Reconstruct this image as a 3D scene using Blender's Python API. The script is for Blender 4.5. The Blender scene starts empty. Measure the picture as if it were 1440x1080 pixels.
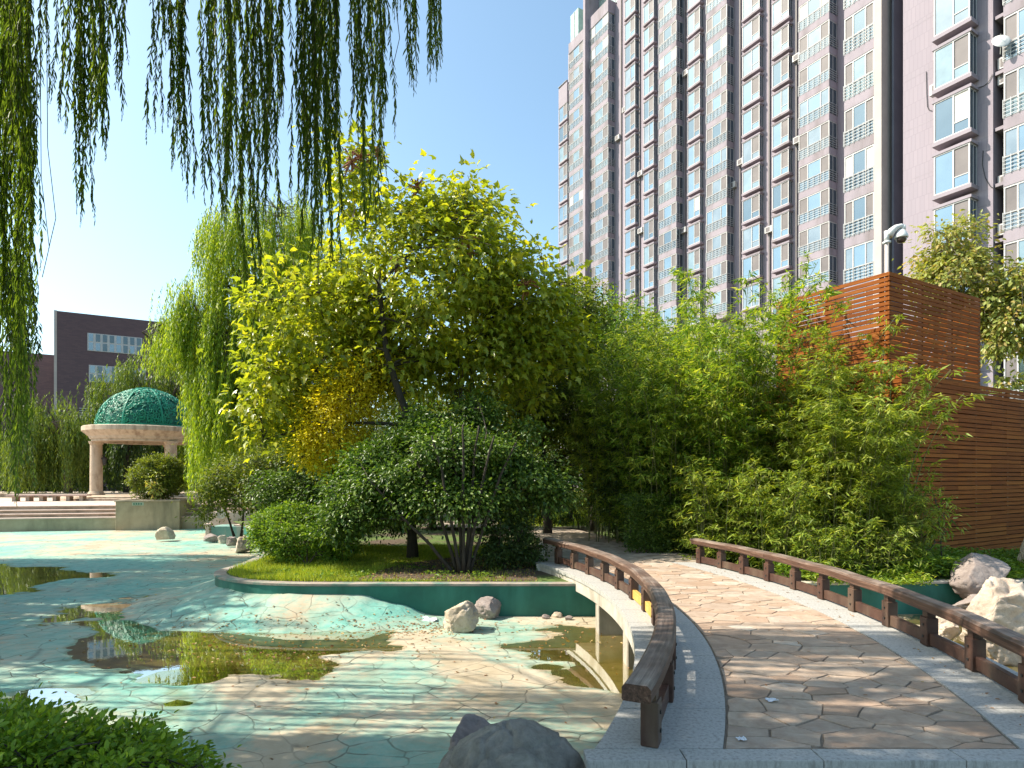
import bpy, bmesh, math, random
import numpy as np
from mathutils import Vector, Matrix, noise
from mathutils.geometry import tessellate_polygon

# ------------------------------------------------------------------ camera, world, sun, exposure
SC = bpy.context.scene
COL = SC.collection
F = 863.0                       # focal length of the photograph in its own 1440-px pixels
cam_d = bpy.data.cameras.new('camera'); cam = bpy.data.objects.new('camera', cam_d); COL.objects.link(cam)
cam.location = (0, 0, 1.6); cam.rotation_euler = (math.radians(90), 0, 0)
cam_d.sensor_width = 36; cam_d.lens = 36 * F / 1440; cam_d.shift_y = 129 / 1440
cam_d.clip_start = 0.05; cam_d.clip_end = 3000
SC.camera = cam

SUN_EL, SUN_AZ = 47.0, 177.0    # azimuth: direction TO the sun, degrees from +X counter-clockwise
W = bpy.data.worlds.new('World'); SC.world = W; W.use_nodes = True
nt = W.node_tree; bg = nt.nodes['Background']
sky = nt.nodes.new('ShaderNodeTexSky'); sky.sky_type = 'NISHITA'; sky.sun_disc = False
sky.sun_elevation = math.radians(SUN_EL)
sky.sun_rotation = math.radians(90 - SUN_AZ)     # 0 = +Y, clockwise positive
sky.air_density = 1.0; sky.dust_density = 1.6; sky.ozone_density = 0.35
_tm = nt.nodes.new('ShaderNodeMix'); _tm.data_type = 'RGBA'; _tm.blend_type = 'MULTIPLY'; _tm.inputs[0].default_value = 1; _tm.inputs[7].default_value = (.97, 1.10, 1.03, 1)
nt.links.new(sky.outputs[0], _tm.inputs[6]); nt.links.new(_tm.outputs[2], bg.inputs[0]); bg.inputs[1].default_value = 0.135
sun_d = bpy.data.lights.new('sun', 'SUN'); sun_o = bpy.data.objects.new('sun', sun_d); COL.objects.link(sun_o)
sun_d.energy = 4.2; sun_d.angle = math.radians(0.5); sun_d.color = (1.0, .91, .76)
_s = Vector((math.cos(math.radians(SUN_EL)) * math.cos(math.radians(SUN_AZ)),
             math.cos(math.radians(SUN_EL)) * math.sin(math.radians(SUN_AZ)), math.sin(math.radians(SUN_EL))))
sun_o.rotation_euler = _s.to_track_quat('Z', 'Y').to_euler(); sun_o.location = (-20, 0, 30)
SC.view_settings.view_transform = 'Standard'; SC.view_settings.look = 'None'
SC.view_settings.exposure = 1.05; SC.view_settings.gamma = 1
SC.cycles.max_bounces = 8; SC.cycles.transparent_max_bounces = 12
SC.cycles.sample_clamp_indirect = 4; SC.cycles.caustics_reflective = False; SC.cycles.caustics_refractive = False

RNG = np.random.default_rng(7)
PI = math.pi

def P(px, py, Y):               # photo pixel + depth -> world point
    return Vector(((px - 720) * Y / F, Y, 1.6 + (669 - py) * Y / F))
def G(px, py, z=0.0):           # photo pixel on the level z
    Y = F * (1.6 - z) / (py - 669)
    return Vector(((px - 720) * Y / F, Y, z))

# ------------------------------------------------------------------ materials
def nmat(name):
    m = bpy.data.materials.new(name); m.use_nodes = True
    return m, m.node_tree, m.node_tree.nodes['Principled BSDF']
def node(t, kind, **kw):
    n = t.nodes.new(kind)
    for k, v in kw.items():
        if k.startswith('i_'):
            n.inputs[k[2:].replace('_', ' ')].default_value = v
        else: setattr(n, k, v)
    return n
def ramp(t, src, stops, interp='LINEAR'):
    r = t.nodes.new('ShaderNodeValToRGB'); r.color_ramp.interpolation = interp
    e = r.color_ramp.elements
    while len(e) < len(stops): e.new(.5)
    for k, (p, c) in enumerate(stops):
        e[k].position = p; e[k].color = (*c, 1) if len(c) == 3 else c
    t.links.new(src, r.inputs[0]); return r.outputs[0]
def mixc(t, fac, a, b, mode='MIX'):
    m = t.nodes.new('ShaderNodeMix'); m.data_type = 'RGBA'; m.blend_type = mode
    for s, v in ((m.inputs[0], fac), (m.inputs[6], a), (m.inputs[7], b)):
        if isinstance(v, (int, float)): s.default_value = v
        elif isinstance(v, tuple): s.default_value = (*v, 1)
        else: t.links.new(v, s)
    return m.outputs[2]
def mth(t, op, a, b=0.0, c=None, clamp=False):
    m = t.nodes.new('ShaderNodeMath'); m.operation = op; m.use_clamp = clamp
    for k, v in enumerate((a, b, c)):
        if v is None: continue
        if isinstance(v, (int, float)): m.inputs[k].default_value = v
        else: t.links.new(v, m.inputs[k])
    return m.outputs[0]
def pos(t, scale=(1, 1, 1), local=False):
    mp = t.nodes.new('ShaderNodeMapping'); mp.inputs['Scale'].default_value = scale
    if local:
        s = t.nodes.new('ShaderNodeTexCoord').outputs['Object']
    else:
        s = t.nodes.new('ShaderNodeNewGeometry').outputs['Position']
    t.links.new(s, mp.inputs[0]); return mp.outputs[0]
def noi(t, vec, scale, detail=4, rough=.55, dist=0.0):
    n = t.nodes.new('ShaderNodeTexNoise'); n.inputs['Scale'].default_value = scale
    n.inputs['Detail'].default_value = detail; n.inputs['Roughness'].default_value = rough
    n.inputs['Distortion'].default_value = dist
    t.links.new(vec, n.inputs['Vector']); return n.outputs['Fac']
def bump(t, bsdf, h, strength=.4, dist=.02, prev=None):
    b = t.nodes.new('ShaderNodeBump'); b.inputs['Strength'].default_value = strength
    b.inputs['Distance'].default_value = dist; t.links.new(h, b.inputs['Height'])
    if prev: t.links.new(prev, b.inputs['Normal'])
    if bsdf: t.links.new(b.outputs[0], bsdf.inputs['Normal'])
    return b.outputs[0]

def mottled(name, c1, c2, scale=3, rough=.8, bscale=30, bstr=.3, bdist=.01, metallic=0, spec=.5, local=False, stain=None, stretch=(1,1,1)):
    m, t, b = nmat(name); v = pos(t, stretch, local)
    f = noi(t, v, scale, 6, .62)
    c = ramp(t, f, [(.3, c1), (.7, c2)])
    if stain:
        s = noi(t, pos(t, (1, 1, .25), local), scale * .7, 5, .6)
        c = mixc(t, ramp(t, s, [(.48, (0, 0, 0)), (.68, (1, 1, 1))]), c, stain)
    t.links.new(c, b.inputs['Base Color'])
    b.inputs['Roughness'].default_value = rough; b.inputs['Metallic'].default_value = metallic
    b.inputs['Specular IOR Level'].default_value = spec
    bump(t, b, noi(t, v, bscale, 5, .65), bstr, bdist)
    return m

def leafmat(name, cols, trans=.4, rough=.45, tint=(1.5, 1.35, .5), spec=.3):
    m, t, b = nmat(name); cols = [tuple(min(.8, x * 1.32) for x in c) for c in cols]
    g = t.nodes.new('ShaderNodeNewGeometry')
    n = len(cols); st = [((k + .5) / n, c) for k, c in enumerate(cols)]
    c = ramp(t, g.outputs['Random Per Island'], st)
    big = noi(t, pos(t), .9, 2, .5)
    c = mixc(t, mth(t, 'MULTIPLY', mth(t, 'SUBTRACT', big, .35), .9, clamp=True), c, cols[0])
    oi = t.nodes.new('ShaderNodeObjectInfo')
    c = mixc(t, mth(t, 'MULTIPLY', oi.outputs['Random'], .45), c, tuple(k1 * .55 + k2 * .45 for k1, k2 in zip(cols[0], (cols[-1][0], cols[-1][1] * .8, cols[-1][2]))))
    t.links.new(c, b.inputs['Base Color']); b.inputs['Roughness'].default_value = rough
    b.inputs['Specular IOR Level'].default_value = spec
    tr = t.nodes.new('ShaderNodeBsdfTranslucent')
    t.links.new(mixc(t, 1.0, c, tint, 'MULTIPLY'), tr.inputs[0])
    mx = t.nodes.new('ShaderNodeMixShader'); mx.inputs[0].default_value = trans
    out = t.nodes['Material Output']
    t.links.new(b.outputs[0], mx.inputs[1]); t.links.new(tr.outputs[0], mx.inputs[2])
    t.links.new(mx.outputs[0], out.inputs[0])
    return m

M = {}
M['bark'] = mottled('bark', (.05, .038, .028), (.13, .10, .075), 9, .9, 26, .8, .02, stretch=(1, 1, .3))
M['bark_pale'] = mottled('bark_pale', (.12, .10, .075), (.26, .22, .17), 9, .9, 30, .6, .02, stretch=(1, 1, .3))
M['bark_dark'] = mottled('bark_dark', (.025, .02, .016), (.07, .055, .04), 9, .9, 26, .8, .02, stretch=(1, 1, .3))
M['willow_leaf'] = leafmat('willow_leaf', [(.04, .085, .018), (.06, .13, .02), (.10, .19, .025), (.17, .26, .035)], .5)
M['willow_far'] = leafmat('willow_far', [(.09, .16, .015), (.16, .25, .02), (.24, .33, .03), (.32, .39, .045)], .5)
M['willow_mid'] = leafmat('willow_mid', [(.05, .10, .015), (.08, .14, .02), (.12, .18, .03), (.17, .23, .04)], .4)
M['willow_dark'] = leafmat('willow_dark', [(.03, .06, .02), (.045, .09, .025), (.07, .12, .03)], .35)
M['big_leaf'] = leafmat('big_leaf', [(.12, .19, .02), (.19, .28, .03), (.28, .36, .04), (.36, .42, .05), (.48, .47, .05)], .48, .3, (1.5, 1.4, .4), .5)
M['gold_leaf'] = leafmat('gold_leaf', [(.50, .47, .02), (.58, .55, .03), (.60, .58, .05), (.58, .50, .03)], .5, .5, (1.3, 1.2, .4))
M['shrub_leaf'] = leafmat('shrub_leaf', [(.03, .065, .010), (.06, .115, .016), (.10, .165, .024), (.16, .22, .04)], .32, .38, (1.3, 1.4, .5), .42)
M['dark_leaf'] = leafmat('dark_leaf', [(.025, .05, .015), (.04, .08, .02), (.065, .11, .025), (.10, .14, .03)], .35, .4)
M['round_leaf'] = leafmat('round_leaf', [(.06, .13, .015), (.10, .19, .02), (.15, .25, .03), (.22, .32, .04)], .4, .4)
M['near_leaf'] = leafmat('near_leaf', [(.08, .16, .015), (.13, .23, .02), (.19, .30, .03), (.27, .37, .04)], .45, .35)
M['olive_leaf'] = leafmat('olive_leaf', [(.05, .09, .015), (.09, .14, .02), (.14, .19, .03), (.2, .23, .035)], .4, .4)
M['bamboo_leaf'] = leafmat('bamboo_leaf', [(.05, .11, .012), (.10, .19, .02), (.18, .28, .03), (.28, .37, .05), (.40, .43, .10)], .45, .45, (1.5, 1.4, .4), .25)
M['pale_leaf'] = leafmat('pale_leaf', [(.14, .19, .05), (.22, .28, .07), (.32, .36, .10), (.38, .28, .10)], .4, .35)
M['seed'] = mottled('seed', (.20, .07, .03), (.36, .15, .07), 20, .8)
M['grass'] = leafmat('grass_blade', [(.11, .20, .015), (.20, .31, .02), (.32, .41, .035), (.42, .44, .07)], .35, .5)
M['culm'] = mottled('bamboo_culm', (.06, .08, .02), (.18, .18, .06), 5, .5, 10, .1)
M['timber'] = mottled('timber_brown', (.045, .019, .013), (.095, .044, .029), 5, .55, 40, .4, .006, spec=.5, stretch=(1, 1, 1), stain=(.12, .08, .055))
M['timber_new'] = mottled('timber_new', (.55, .30, .06), (.68, .42, .12), 5, .6, 40, .2, .004)
M['slat'] = None

def rail_material():
    m, t, b = nmat('weathered_rail')
    tc = t.nodes.new('ShaderNodeAttribute'); tc.attribute_name = 'along'
    mp = t.nodes.new('ShaderNodeMapping'); mp.inputs['Scale'].default_value = (2.2, 45, 45)
    t.links.new(tc.outputs['Vector'], mp.inputs[0])
    g = noi(t, mp.outputs[0], 1.0, 6, .7)
    big = noi(t, pos(t), 2.2, 4, .6)
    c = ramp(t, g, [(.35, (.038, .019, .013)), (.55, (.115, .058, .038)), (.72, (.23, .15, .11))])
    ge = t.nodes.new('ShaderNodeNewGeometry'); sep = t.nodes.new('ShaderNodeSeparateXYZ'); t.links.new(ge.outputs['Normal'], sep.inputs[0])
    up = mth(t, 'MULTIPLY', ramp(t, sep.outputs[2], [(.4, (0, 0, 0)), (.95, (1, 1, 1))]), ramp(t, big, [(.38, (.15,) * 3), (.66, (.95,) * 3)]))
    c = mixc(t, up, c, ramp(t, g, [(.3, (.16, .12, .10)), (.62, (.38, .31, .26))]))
    t.links.new(c, b.inputs['Base Color']); b.inputs['Roughness'].default_value = .6
    bump(t, b, g, .5, .006)
    return m
M['rail'] = rail_material()

def slat_material(name, c1, c2, c3):
    m, t, b = nmat(name)
    tc = t.nodes.new('ShaderNodeAttribute'); tc.attribute_name = 'along'
    g = t.nodes.new('ShaderNodeNewGeometry')
    mp = t.nodes.new('ShaderNodeMapping'); mp.inputs['Scale'].default_value = (1.4, 40, 40)
    t.links.new(tc.outputs['Vector'], mp.inputs[0])
    off = t.nodes.new('ShaderNodeVectorMath'); off.operation = 'ADD'
    cmb = t.nodes.new('ShaderNodeCombineXYZ'); t.links.new(mth(t, 'MULTIPLY', g.outputs['Random Per Island'], 60), cmb.inputs[0])
    t.links.new(mp.outputs[0], off.inputs[0]); t.links.new(cmb.outputs[0], off.inputs[1])
    n = noi(t, off.outputs[0], 1.0, 5, .65)
    c = ramp(t, n, [(.28, c1), (.5, c2), (.72, c3)])
    c = mixc(t, mth(t, 'MULTIPLY', g.outputs['Random Per Island'], .6), c, c1)
    c = mixc(t, ramp(t, mth(t, 'FRACT', mth(t, 'MULTIPLY', g.outputs['Random Per Island'], 17.3)), [(.8, (0, 0, 0)), (.95, (.5,) * 3)]), c, c3)
    w = noi(t, pos(t, (1, 1, .4)), 1.1, 5, .6)
    c = mixc(t, ramp(t, w, [(.5, (0, 0, 0)), (.75, (.4,) * 3)]), c, (.13, .05, .02))
    t.links.new(c, b.inputs['Base Color']); b.inputs['Roughness'].default_value = .75; b.inputs['Specular IOR Level'].default_value = .15
    bump(t, b, n, .3, .005)
    return m
M['slat'] = slat_material('cedar_slat', (.15, .036, .005), (.26, .075, .011), (.38, .13, .025))

M['granite'] = mottled('granite', (.36, .355, .34), (.50, .49, .465), 60, .75, 90, .25, .003, stain=(.27, .26, .24))
M['concrete'] = mottled('concrete_pale', (.42, .38, .33), (.60, .56, .49), 4, .85, 30, .35, .006, stain=(.30, .26, .20))
M['stone_warm'] = mottled('stone_warm', (.44, .34, .25), (.56, .45, .34), 5, .85, 40, .3, .006, stain=(.28, .20, .14))
M['stone_step'] = mottled('stone_step', (.32, .25, .185), (.48, .39, .30), 2.0, .85, 40, .3, .006, stain=(.22, .18, .13))
M['wall_stained'] = mottled('wall_stained', (.30, .25, .16), (.48, .40, .27), 1.2, .9, 30, .3, .006, stain=(.15, .13, .085))
M['pink_stone'] = mottled('pink_stone', (.48, .35, .29), (.60, .48, .41), 3, .85, 40, .2, .005, stain=(.42, .30, .25))
M['teal_paint'] = mottled('teal_paint', (.008, .10, .075), (.015, .15, .11), 2.5, .6, 25, .2, .004, stain=(.03, .19, .15))
M['teal_worn'] = mottled('teal_worn', (.13, .27, .24), (.24, .38, .33), 2.0, .7, 25, .3, .004, stain=(.50, .38, .31))
M['plaque'] = mottled('plaque', (.30, .36, .28), (.38, .44, .34), 8, .7, 25, .2, .004)
M['coping'] = mottled('coping', (.24, .19, .16), (.42, .36, .30), 4, .85, 30, .5, .01, stain=(.08, .20, .16))
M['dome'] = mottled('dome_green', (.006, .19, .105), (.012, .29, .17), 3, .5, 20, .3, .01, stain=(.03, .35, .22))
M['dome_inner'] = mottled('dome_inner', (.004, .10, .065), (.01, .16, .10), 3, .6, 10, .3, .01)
M['metal_dark'] = mottled('metal_dark', (.02, .02, .02), (.04, .04, .04), 4, .5, 20, .1)
M['white_metal'] = mottled('white_metal', (.62, .62, .62), (.74, .74, .73), 4, .5, 20, .05)
M['rail_metal'] = mottled('rail_metal', (.36, .37, .39), (.46, .47, .48), 4, .5, 20, .05)
M['frame_white'] = mottled('frame_white', (.46, .45, .45), (.54, .52, .52), 4, .5, 20, .05)
M['screen_brown'] = mottled('screen_brown', (.12, .105, .11), (.19, .165, .165), .6, .6, 20, .05)
M['curtain'] = mottled('curtain', (.46, .44, .42), (.62, .60, .58), .6, .9, 5, .4, .05, stretch=(3, 3, .2))
M['room_dark'] = mottled('room_dark', (.03, .035, .04), (.07, .075, .08), 1, .9)
M['cctv_glass'] = mottled('cctv_glass', (.05, .04, .04), (.12, .08, .07), 30, .15)
M['mulch'] = None

def brickish(name, c1, c2, mortar, sx, sz, axis, rough=.85):
    # small-tile cladding: a brick texture in the plane (along axis, z)
    m, t, b = nmat(name)
    g = t.nodes.new('ShaderNodeNewGeometry')
    d = t.nodes.new('ShaderNodeVectorMath'); d.operation = 'DOT_PRODUCT'; d.inputs[1].default_value = (*axis, 0)
    t.links.new(g.outputs['Position'], d.inputs[0])
    d2 = t.nodes.new('ShaderNodeVectorMath'); d2.operation = 'DOT_PRODUCT'; d2.inputs[1].default_value = (-axis[1], axis[0], 0)
    t.links.new(g.outputs['Position'], d2.inputs[0])
    sep = t.nodes.new('ShaderNodeSeparateXYZ'); t.links.new(g.outputs['Position'], sep.inputs[0])
    cmb = t.nodes.new('ShaderNodeCombineXYZ'); t.links.new(mth(t, 'ADD', d.outputs['Value'], d2.outputs['Value']), cmb.inputs[0]); t.links.new(sep.outputs[2], cmb.inputs[1])
    br = t.nodes.new('ShaderNodeTexBrick'); br.inputs['Scale'].default_value = 1
    br.inputs['Brick Width'].default_value = sx; br.inputs['Row Height'].default_value = sz
    br.inputs['Mortar Size'].default_value = min(sx, sz) * .07; br.offset = .5
    br.inputs['Color1'].default_value = (*c1, 1); br.inputs['Color2'].default_value = (*c2, 1); br.inputs['Mortar'].default_value = (*mortar, 1)
    t.links.new(cmb.outputs[0], br.inputs['Vector'])
    w = noi(t, pos(t, (1, 1, .15)), .22, 5, .6)
    c = mixc(t, ramp(t, w, [(.4, (0, 0, 0)), (.75, (.35,) * 3)]), br.outputs['Color'], tuple(x * .7 for x in c1))
    t.links.new(c, b.inputs['Base Color']); b.inputs['Roughness'].default_value = rough
    return m
UF = Vector((-.499, .866, 0)).normalized()   # facade direction (towards the vanishing point at px 223)
NF = Vector((.866, .499, 0)).normalized()    # into the facade
M['mauve'] = brickish('mauve_tile', (.32, .275, .32), (.34, .29, .335), (.28, .24, .28), .24, .95, (UF.x, UF.y))
M['mauve_band'] = mottled('mauve_band', (.29, .25, .29), (.34, .295, .335), .8, .85, 20, .1, stain=(.20, .17, .18))
M['mauve_dark'] = mottled('mauve_dark', (.09, .095, .13), (.12, .125, .165), .8, .85, 20, .1)  # mauve wall with the shade of the recess put into its colour
M['pillar_tile'] = mottled('pillar_tile', (.42, .36, .34), (.50, .44, .41), .8, .8, 20, .1)
M['brick_purple'] = brickish('brick_purple', (.115, .072, .085), (.15, .092, .10), (.10, .075, .08), .5, .14, (NF.x, NF.y))

def glass_mat(name, tint, refl=.45, rough=.04):
    m, t, b = nmat(name)
    g = t.nodes.new('ShaderNodeBsdfGlossy'); g.inputs[0].default_value = (.36, .47, .55, 1); g.inputs[1].default_value = rough
    n = noi(t, pos(t), .8, 3, .6); c = ramp(t, n, [(.35, tint), (.7, tuple(min(1, x * 1.7) for x in tint))])
    t.links.new(c, b.inputs['Base Color']); b.inputs['Roughness'].default_value = .2
    mx = t.nodes.new('ShaderNodeMixShader'); mx.inputs[0].default_value = refl
    t.links.new(b.outputs[0], mx.inputs[1]); t.links.new(g.outputs[0], mx.inputs[2])
    bm_ = t.nodes.new('ShaderNodeBump'); bm_.inputs['Strength'].default_value = .08; t.links.new(noi(t, pos(t), .9, 1), bm_.inputs['Height'])
    t.links.new(bm_.outputs[0], g.inputs['Normal'])
    t.links.new(mx.outputs[0], t.nodes['Material Output'].inputs[0])
    return m
M['glass_a'] = glass_mat('glass_blue', (.07, .11, .14), .5)
M['glass_b'] = glass_mat('glass_curtained', (.14, .155, .165), .32)
M['glass_c'] = glass_mat('glass_dark', (.03, .045, .055), .35)
M['glass_d'] = glass_mat('glass_milky', (.15, .20, .21), .28)
M['glass_dim'] = glass_mat('glass_dim', (.06, .075, .08), .12)
M['glass_green'] = glass_mat('glass_green', (.30, .40, .34), .25)

def water_mat():
    m, t, b = nmat('puddle_water')
    fr = t.nodes.new('ShaderNodeFresnel'); fr.inputs[0].default_value = 1.36
    tr = t.nodes.new('ShaderNodeBsdfTransparent'); tr.inputs[0].default_value = (.82, .80, .58, 1)
    gl = t.nodes.new('ShaderNodeBsdfGlossy'); gl.inputs[1].default_value = .015; gl.inputs[0].default_value = (1, 1, 1, 1)
    bn = bump(t, None, noi(t, pos(t), 6, 3), .015, .02)
    t.links.new(bn, gl.inputs['Normal'])
    mx = t.nodes.new('ShaderNodeMixShader'); t.links.new(mth(t, 'MULTIPLY', fr.outputs[0], .66, clamp=True), mx.inputs[0])
    t.links.new(tr.outputs[0], mx.inputs[1]); t.links.new(gl.outputs[0], mx.inputs[2])
    t.links.new(mx.outputs[0], t.nodes['Material Output'].inputs[0])
    return m
M['water'] = water_mat()

def bed_mat():
    m, t, b = nmat('stamped_pool_bed')
    p = pos(t)
    wn = t.nodes.new('ShaderNodeTexNoise'); wn.inputs['Scale'].default_value = 1.3; wn.inputs['Detail'].default_value = 3
    t.links.new(p, wn.inputs['Vector'])
    vm = t.nodes.new('ShaderNodeVectorMath'); vm.operation = 'MULTIPLY_ADD'; vm.inputs[1].default_value = (.35, .35, 0)
    t.links.new(wn.outputs['Color'], vm.inputs[0]); t.links.new(p, vm.inputs[2])
    sc = t.nodes.new('ShaderNodeMapping'); sc.inputs['Scale'].default_value = (2.3, 3.2, 0); t.links.new(vm.outputs[0], sc.inputs[0])
    vo = t.nodes.new('ShaderNodeTexVoronoi'); vo.feature = 'DISTANCE_TO_EDGE'; vo.inputs['Scale'].default_value = 1; t.links.new(sc.outputs[0], vo.inputs['Vector'])
    vc = t.nodes.new('ShaderNodeTexVoronoi'); vc.inputs['Scale'].default_value = 1; t.links.new(sc.outputs[0], vc.inputs['Vector'])
    brk = ramp(t, noi(t, p, 2.3, 4), [(.44, (0, 0, 0)), (.60, (1, 1, 1))])
    crack = mth(t, 'MULTIPLY', ramp(t, vo.outputs['Distance'], [(.0, (1, 1, 1)), (.026, (0, 0, 0))]), mth(t, 'ADD', mth(t, 'MULTIPLY', brk, .72), .28))
    # worn teal paint over beige cement, more teal leftward to put the shade there into the colour, less far off
    n1 = noi(t, p, .42, 7, .62, .4); n2 = noi(t, pos(t, (1, 1.7, 1)), 3.2, 9, .75)
    sep = t.nodes.new('ShaderNodeSeparateXYZ'); t.links.new(p, sep.inputs[0])
    left = mth(t, 'MULTIPLY', mth(t, 'MAXIMUM', sep.outputs[0], -9.5), -.019)
    far = mth(t, 'MULTIPLY', mth(t, 'MULTIPLY', mth(t, 'SUBTRACT', sep.outputs[1], 13.0), .16, clamp=True), -.14)
    left = mth(t, 'ADD', left, far)
    f = mth(t, 'ADD', mth(t, 'ADD', n1, mth(t, 'MULTIPLY', n2, .42)), left)
    beige = ramp(t, noi(t, p, 1.4, 6, .65), [(.3, (.33, .26, .165)), (.5, (.46, .385, .275)), (.75, (.55, .49, .385))])
    teal = ramp(t, noi(t, p, 5, 6, .7), [(.3, (.05, .29, .25)), (.52, (.14, .42, .36)), (.75, (.31, .49, .41))])
    c = mixc(t, ramp(t, f, [(.67, (0, 0, 0)), (.73, (.45,) * 3), (.88, (.9,) * 3)]), beige, teal)
    c = mixc(t, ramp(t, noi(t, p, 9, 5, .7), [(.58, (0, 0, 0)), (.72, (.45,) * 3)]), c, (.30, .25, .18))
    cell = t.nodes.new('ShaderNodeSeparateColor'); t.links.new(vc.outputs['Color'], cell.inputs[0])
    c = mixc(t, mth(t, 'MULTIPLY', cell.outputs[0], .14), c, (.28, .24, .18))
    c = mixc(t, mth(t, 'MULTIPLY', crack, .9), c, (.07, .06, .045))
    # silt and algae where the water stands
    wet = ramp(t, sep.outputs[2], [(.0, (1, 1, 1)), (1.0, (0, 0, 0))])
    zz = mth(t, 'MULTIPLY', mth(t, 'SUBTRACT', -.650, sep.outputs[2]), 70, clamp=True)
    silt = ramp(t, noi(t, p, 2.6, 7, .7), [(.3, (.18, .15, .03)), (.5, (.34, .29, .08)), (.62, (.46, .36, .16)), (.72, (.14, .40, .24))])
    c = mixc(t, mth(t, 'MULTIPLY', zz, .88), c, silt)
    wetm = mth(t, 'MULTIPLY', mth(t, 'SUBTRACT', -.6482, sep.outputs[2]), 420, clamp=True)
    c = mixc(t, mth(t, 'MULTIPLY', wetm, .55), c, (.62, .56, .44), 'MULTIPLY')
    t.links.new(c, b.inputs['Base Color'])
    b.inputs['Roughness'].default_value = .72; b.inputs['Specular IOR Level'].default_value = .35
    b1 = bump(t, None, mth(t, 'SUBTRACT', 1.0, crack), .55, .012)
    bump(t, b, mth(t, 'ADD', noi(t, p, 12, 6, .7), mth(t, 'MULTIPLY', cell.outputs[1], .5)), .35, .012, b1)
    return m
M['bed'] = bed_mat()

def flag_mat():
    m, t, b = nmat('flagstone')
    p = pos(t); at = t.nodes.new('ShaderNodeAttribute'); at.attribute_name = 'tone'
    g = t.nodes.new('ShaderNodeNewGeometry')
    n = noi(t, p, 7, 8, .68, .6); mp = t.nodes.new('ShaderNodeMapping'); mp.inputs['Scale'].default_value = (3, 14, 3); mp.inputs['Rotation'].default_value = (0, 0, .5)
    t.links.new(p, mp.inputs[0]); n2 = noi(t, mp.outputs[0], 1.5, 6, .7, .8)
    c = ramp(t, g.outputs['Random Per Island'], [(.0, (.38, .26, .18)), (.3, (.48, .345, .25)), (.6, (.52, .41, .31)), (.85, (.41, .32, .25)), (1.0, (.60, .53, .44))])
    c = mixc(t, ramp(t, n, [(.35, (0, 0, 0)), (.7, (.8,) * 3)]), c, (.30, .20, .14))
    c = mixc(t, ramp(t, n2, [(.55, (0, 0, 0)), (.8, (.5,) * 3)]), c, (.68, .58, .48))
    t.links.new(c, b.inputs['Base Color']); b.inputs['Roughness'].default_value = .8
    b1 = bump(t, None, n2, .55, .012); bump(t, b, n, .5, .012, b1)
    return m
M['flag'] = flag_mat()
M['grout'] = mottled('grout', (.15, .115, .085), (.25, .20, .15), 20, .95, 60, .5, .008)

def rock_mat(name, c1, c2, dark, sc=2.5, crev=.5):
    m, t, b = nmat(name); v = pos(t, (1, 1, 1), True)
    n = noi(t, v, sc, 9, .68, .5)
    c = ramp(t, n, [(.28, dark), (.45, c1), (.72, c2)])
    n2 = noi(t, v, sc * 6, 8, .7)
    c = mixc(t, ramp(t, n2, [(.5, (0, 0, 0)), (.72, (.45,) * 3)]), c, dark)
    t.links.new(c, b.inputs['Base Color']); b.inputs['Roughness'].default_value = .88
    b1 = bump(t, None, n, .6, .05); bump(t, b, noi(t, v, sc * 9, 8, .7), .45, .015, b1)
    return m
M['rock_pale'] = rock_mat('rock_pale', (.44, .36, .27), (.66, .58, .47), (.26, .20, .14))
M['rock_white'] = rock_mat('rock_white', (.50, .41, .33), (.64, .57, .48), (.28, .20, .15))
M['rock_grey'] = rock_mat('rock_grey', (.21, .195, .17), (.37, .345, .30), (.10, .09, .075), 4)
M['rock_brown'] = rock_mat('rock_brown', (.27, .22, .20), (.40, .34, .31), (.14, .11, .10), 3)

def ground_mat():
    m, t, b = nmat('garden_ground'); p = pos(t)
    soil = ramp(t, noi(t, p, 6, 8, .7), [(.3, (.045, .028, .018)), (.6, (.11, .075, .05)), (.8, (.2, .14, .09))])
    green = ramp(t, noi(t, p, 4, 6, .7), [(.3, (.045, .085, .015)), (.7, (.12, .18, .03))])
    n = noi(t, p, .8, 5, .6)
    c = mixc(t, ramp(t, n, [(.42, (0, 0, 0)), (.56, (1, 1, 1))]), soil, green)
    t.links.new(c, b.inputs['Base Color']); b.inputs['Roughness'].default_value = .95
    bump(t, b, noi(t, p, 18, 8, .7), .8, .03)
    return m
M['ground'] = ground_mat()
M['path_mat'] = mottled('garden_path', (.30, .24, .19), (.52, .43, .35), 5, .85, 20, .6, .015, stain=(.2, .15, .11))
M['soil'] = mottled('soil', (.05, .032, .02), (.14, .095, .06), 8, .95, 30, .8, .02)
M['litter'] = leafmat('fallen_leaf', [(.20, .10, .05), (.34, .20, .10), (.12, .07, .04), (.42, .33, .16)], .15, .8)
M['paper'] = mottled('paper', (.66, .66, .70), (.8, .8, .82), 20, .8)

# ------------------------------------------------------------------ mesh helpers
def tag(o, label=None, cat=None, group=None, kind=None):
    if label: o['label'] = label
    if cat: o['category'] = cat
    if group: o['group'] = group
    if kind: o['kind'] = kind
    return o
def empty(name, loc=(0, 0, 0), rz=0.0, **kw):
    o = bpy.data.objects.new(name, None); COL.objects.link(o)
    o.location = loc; o.rotation_euler = (0, 0, rz); o.empty_display_size = .2
    return tag(o, **kw)

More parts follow.
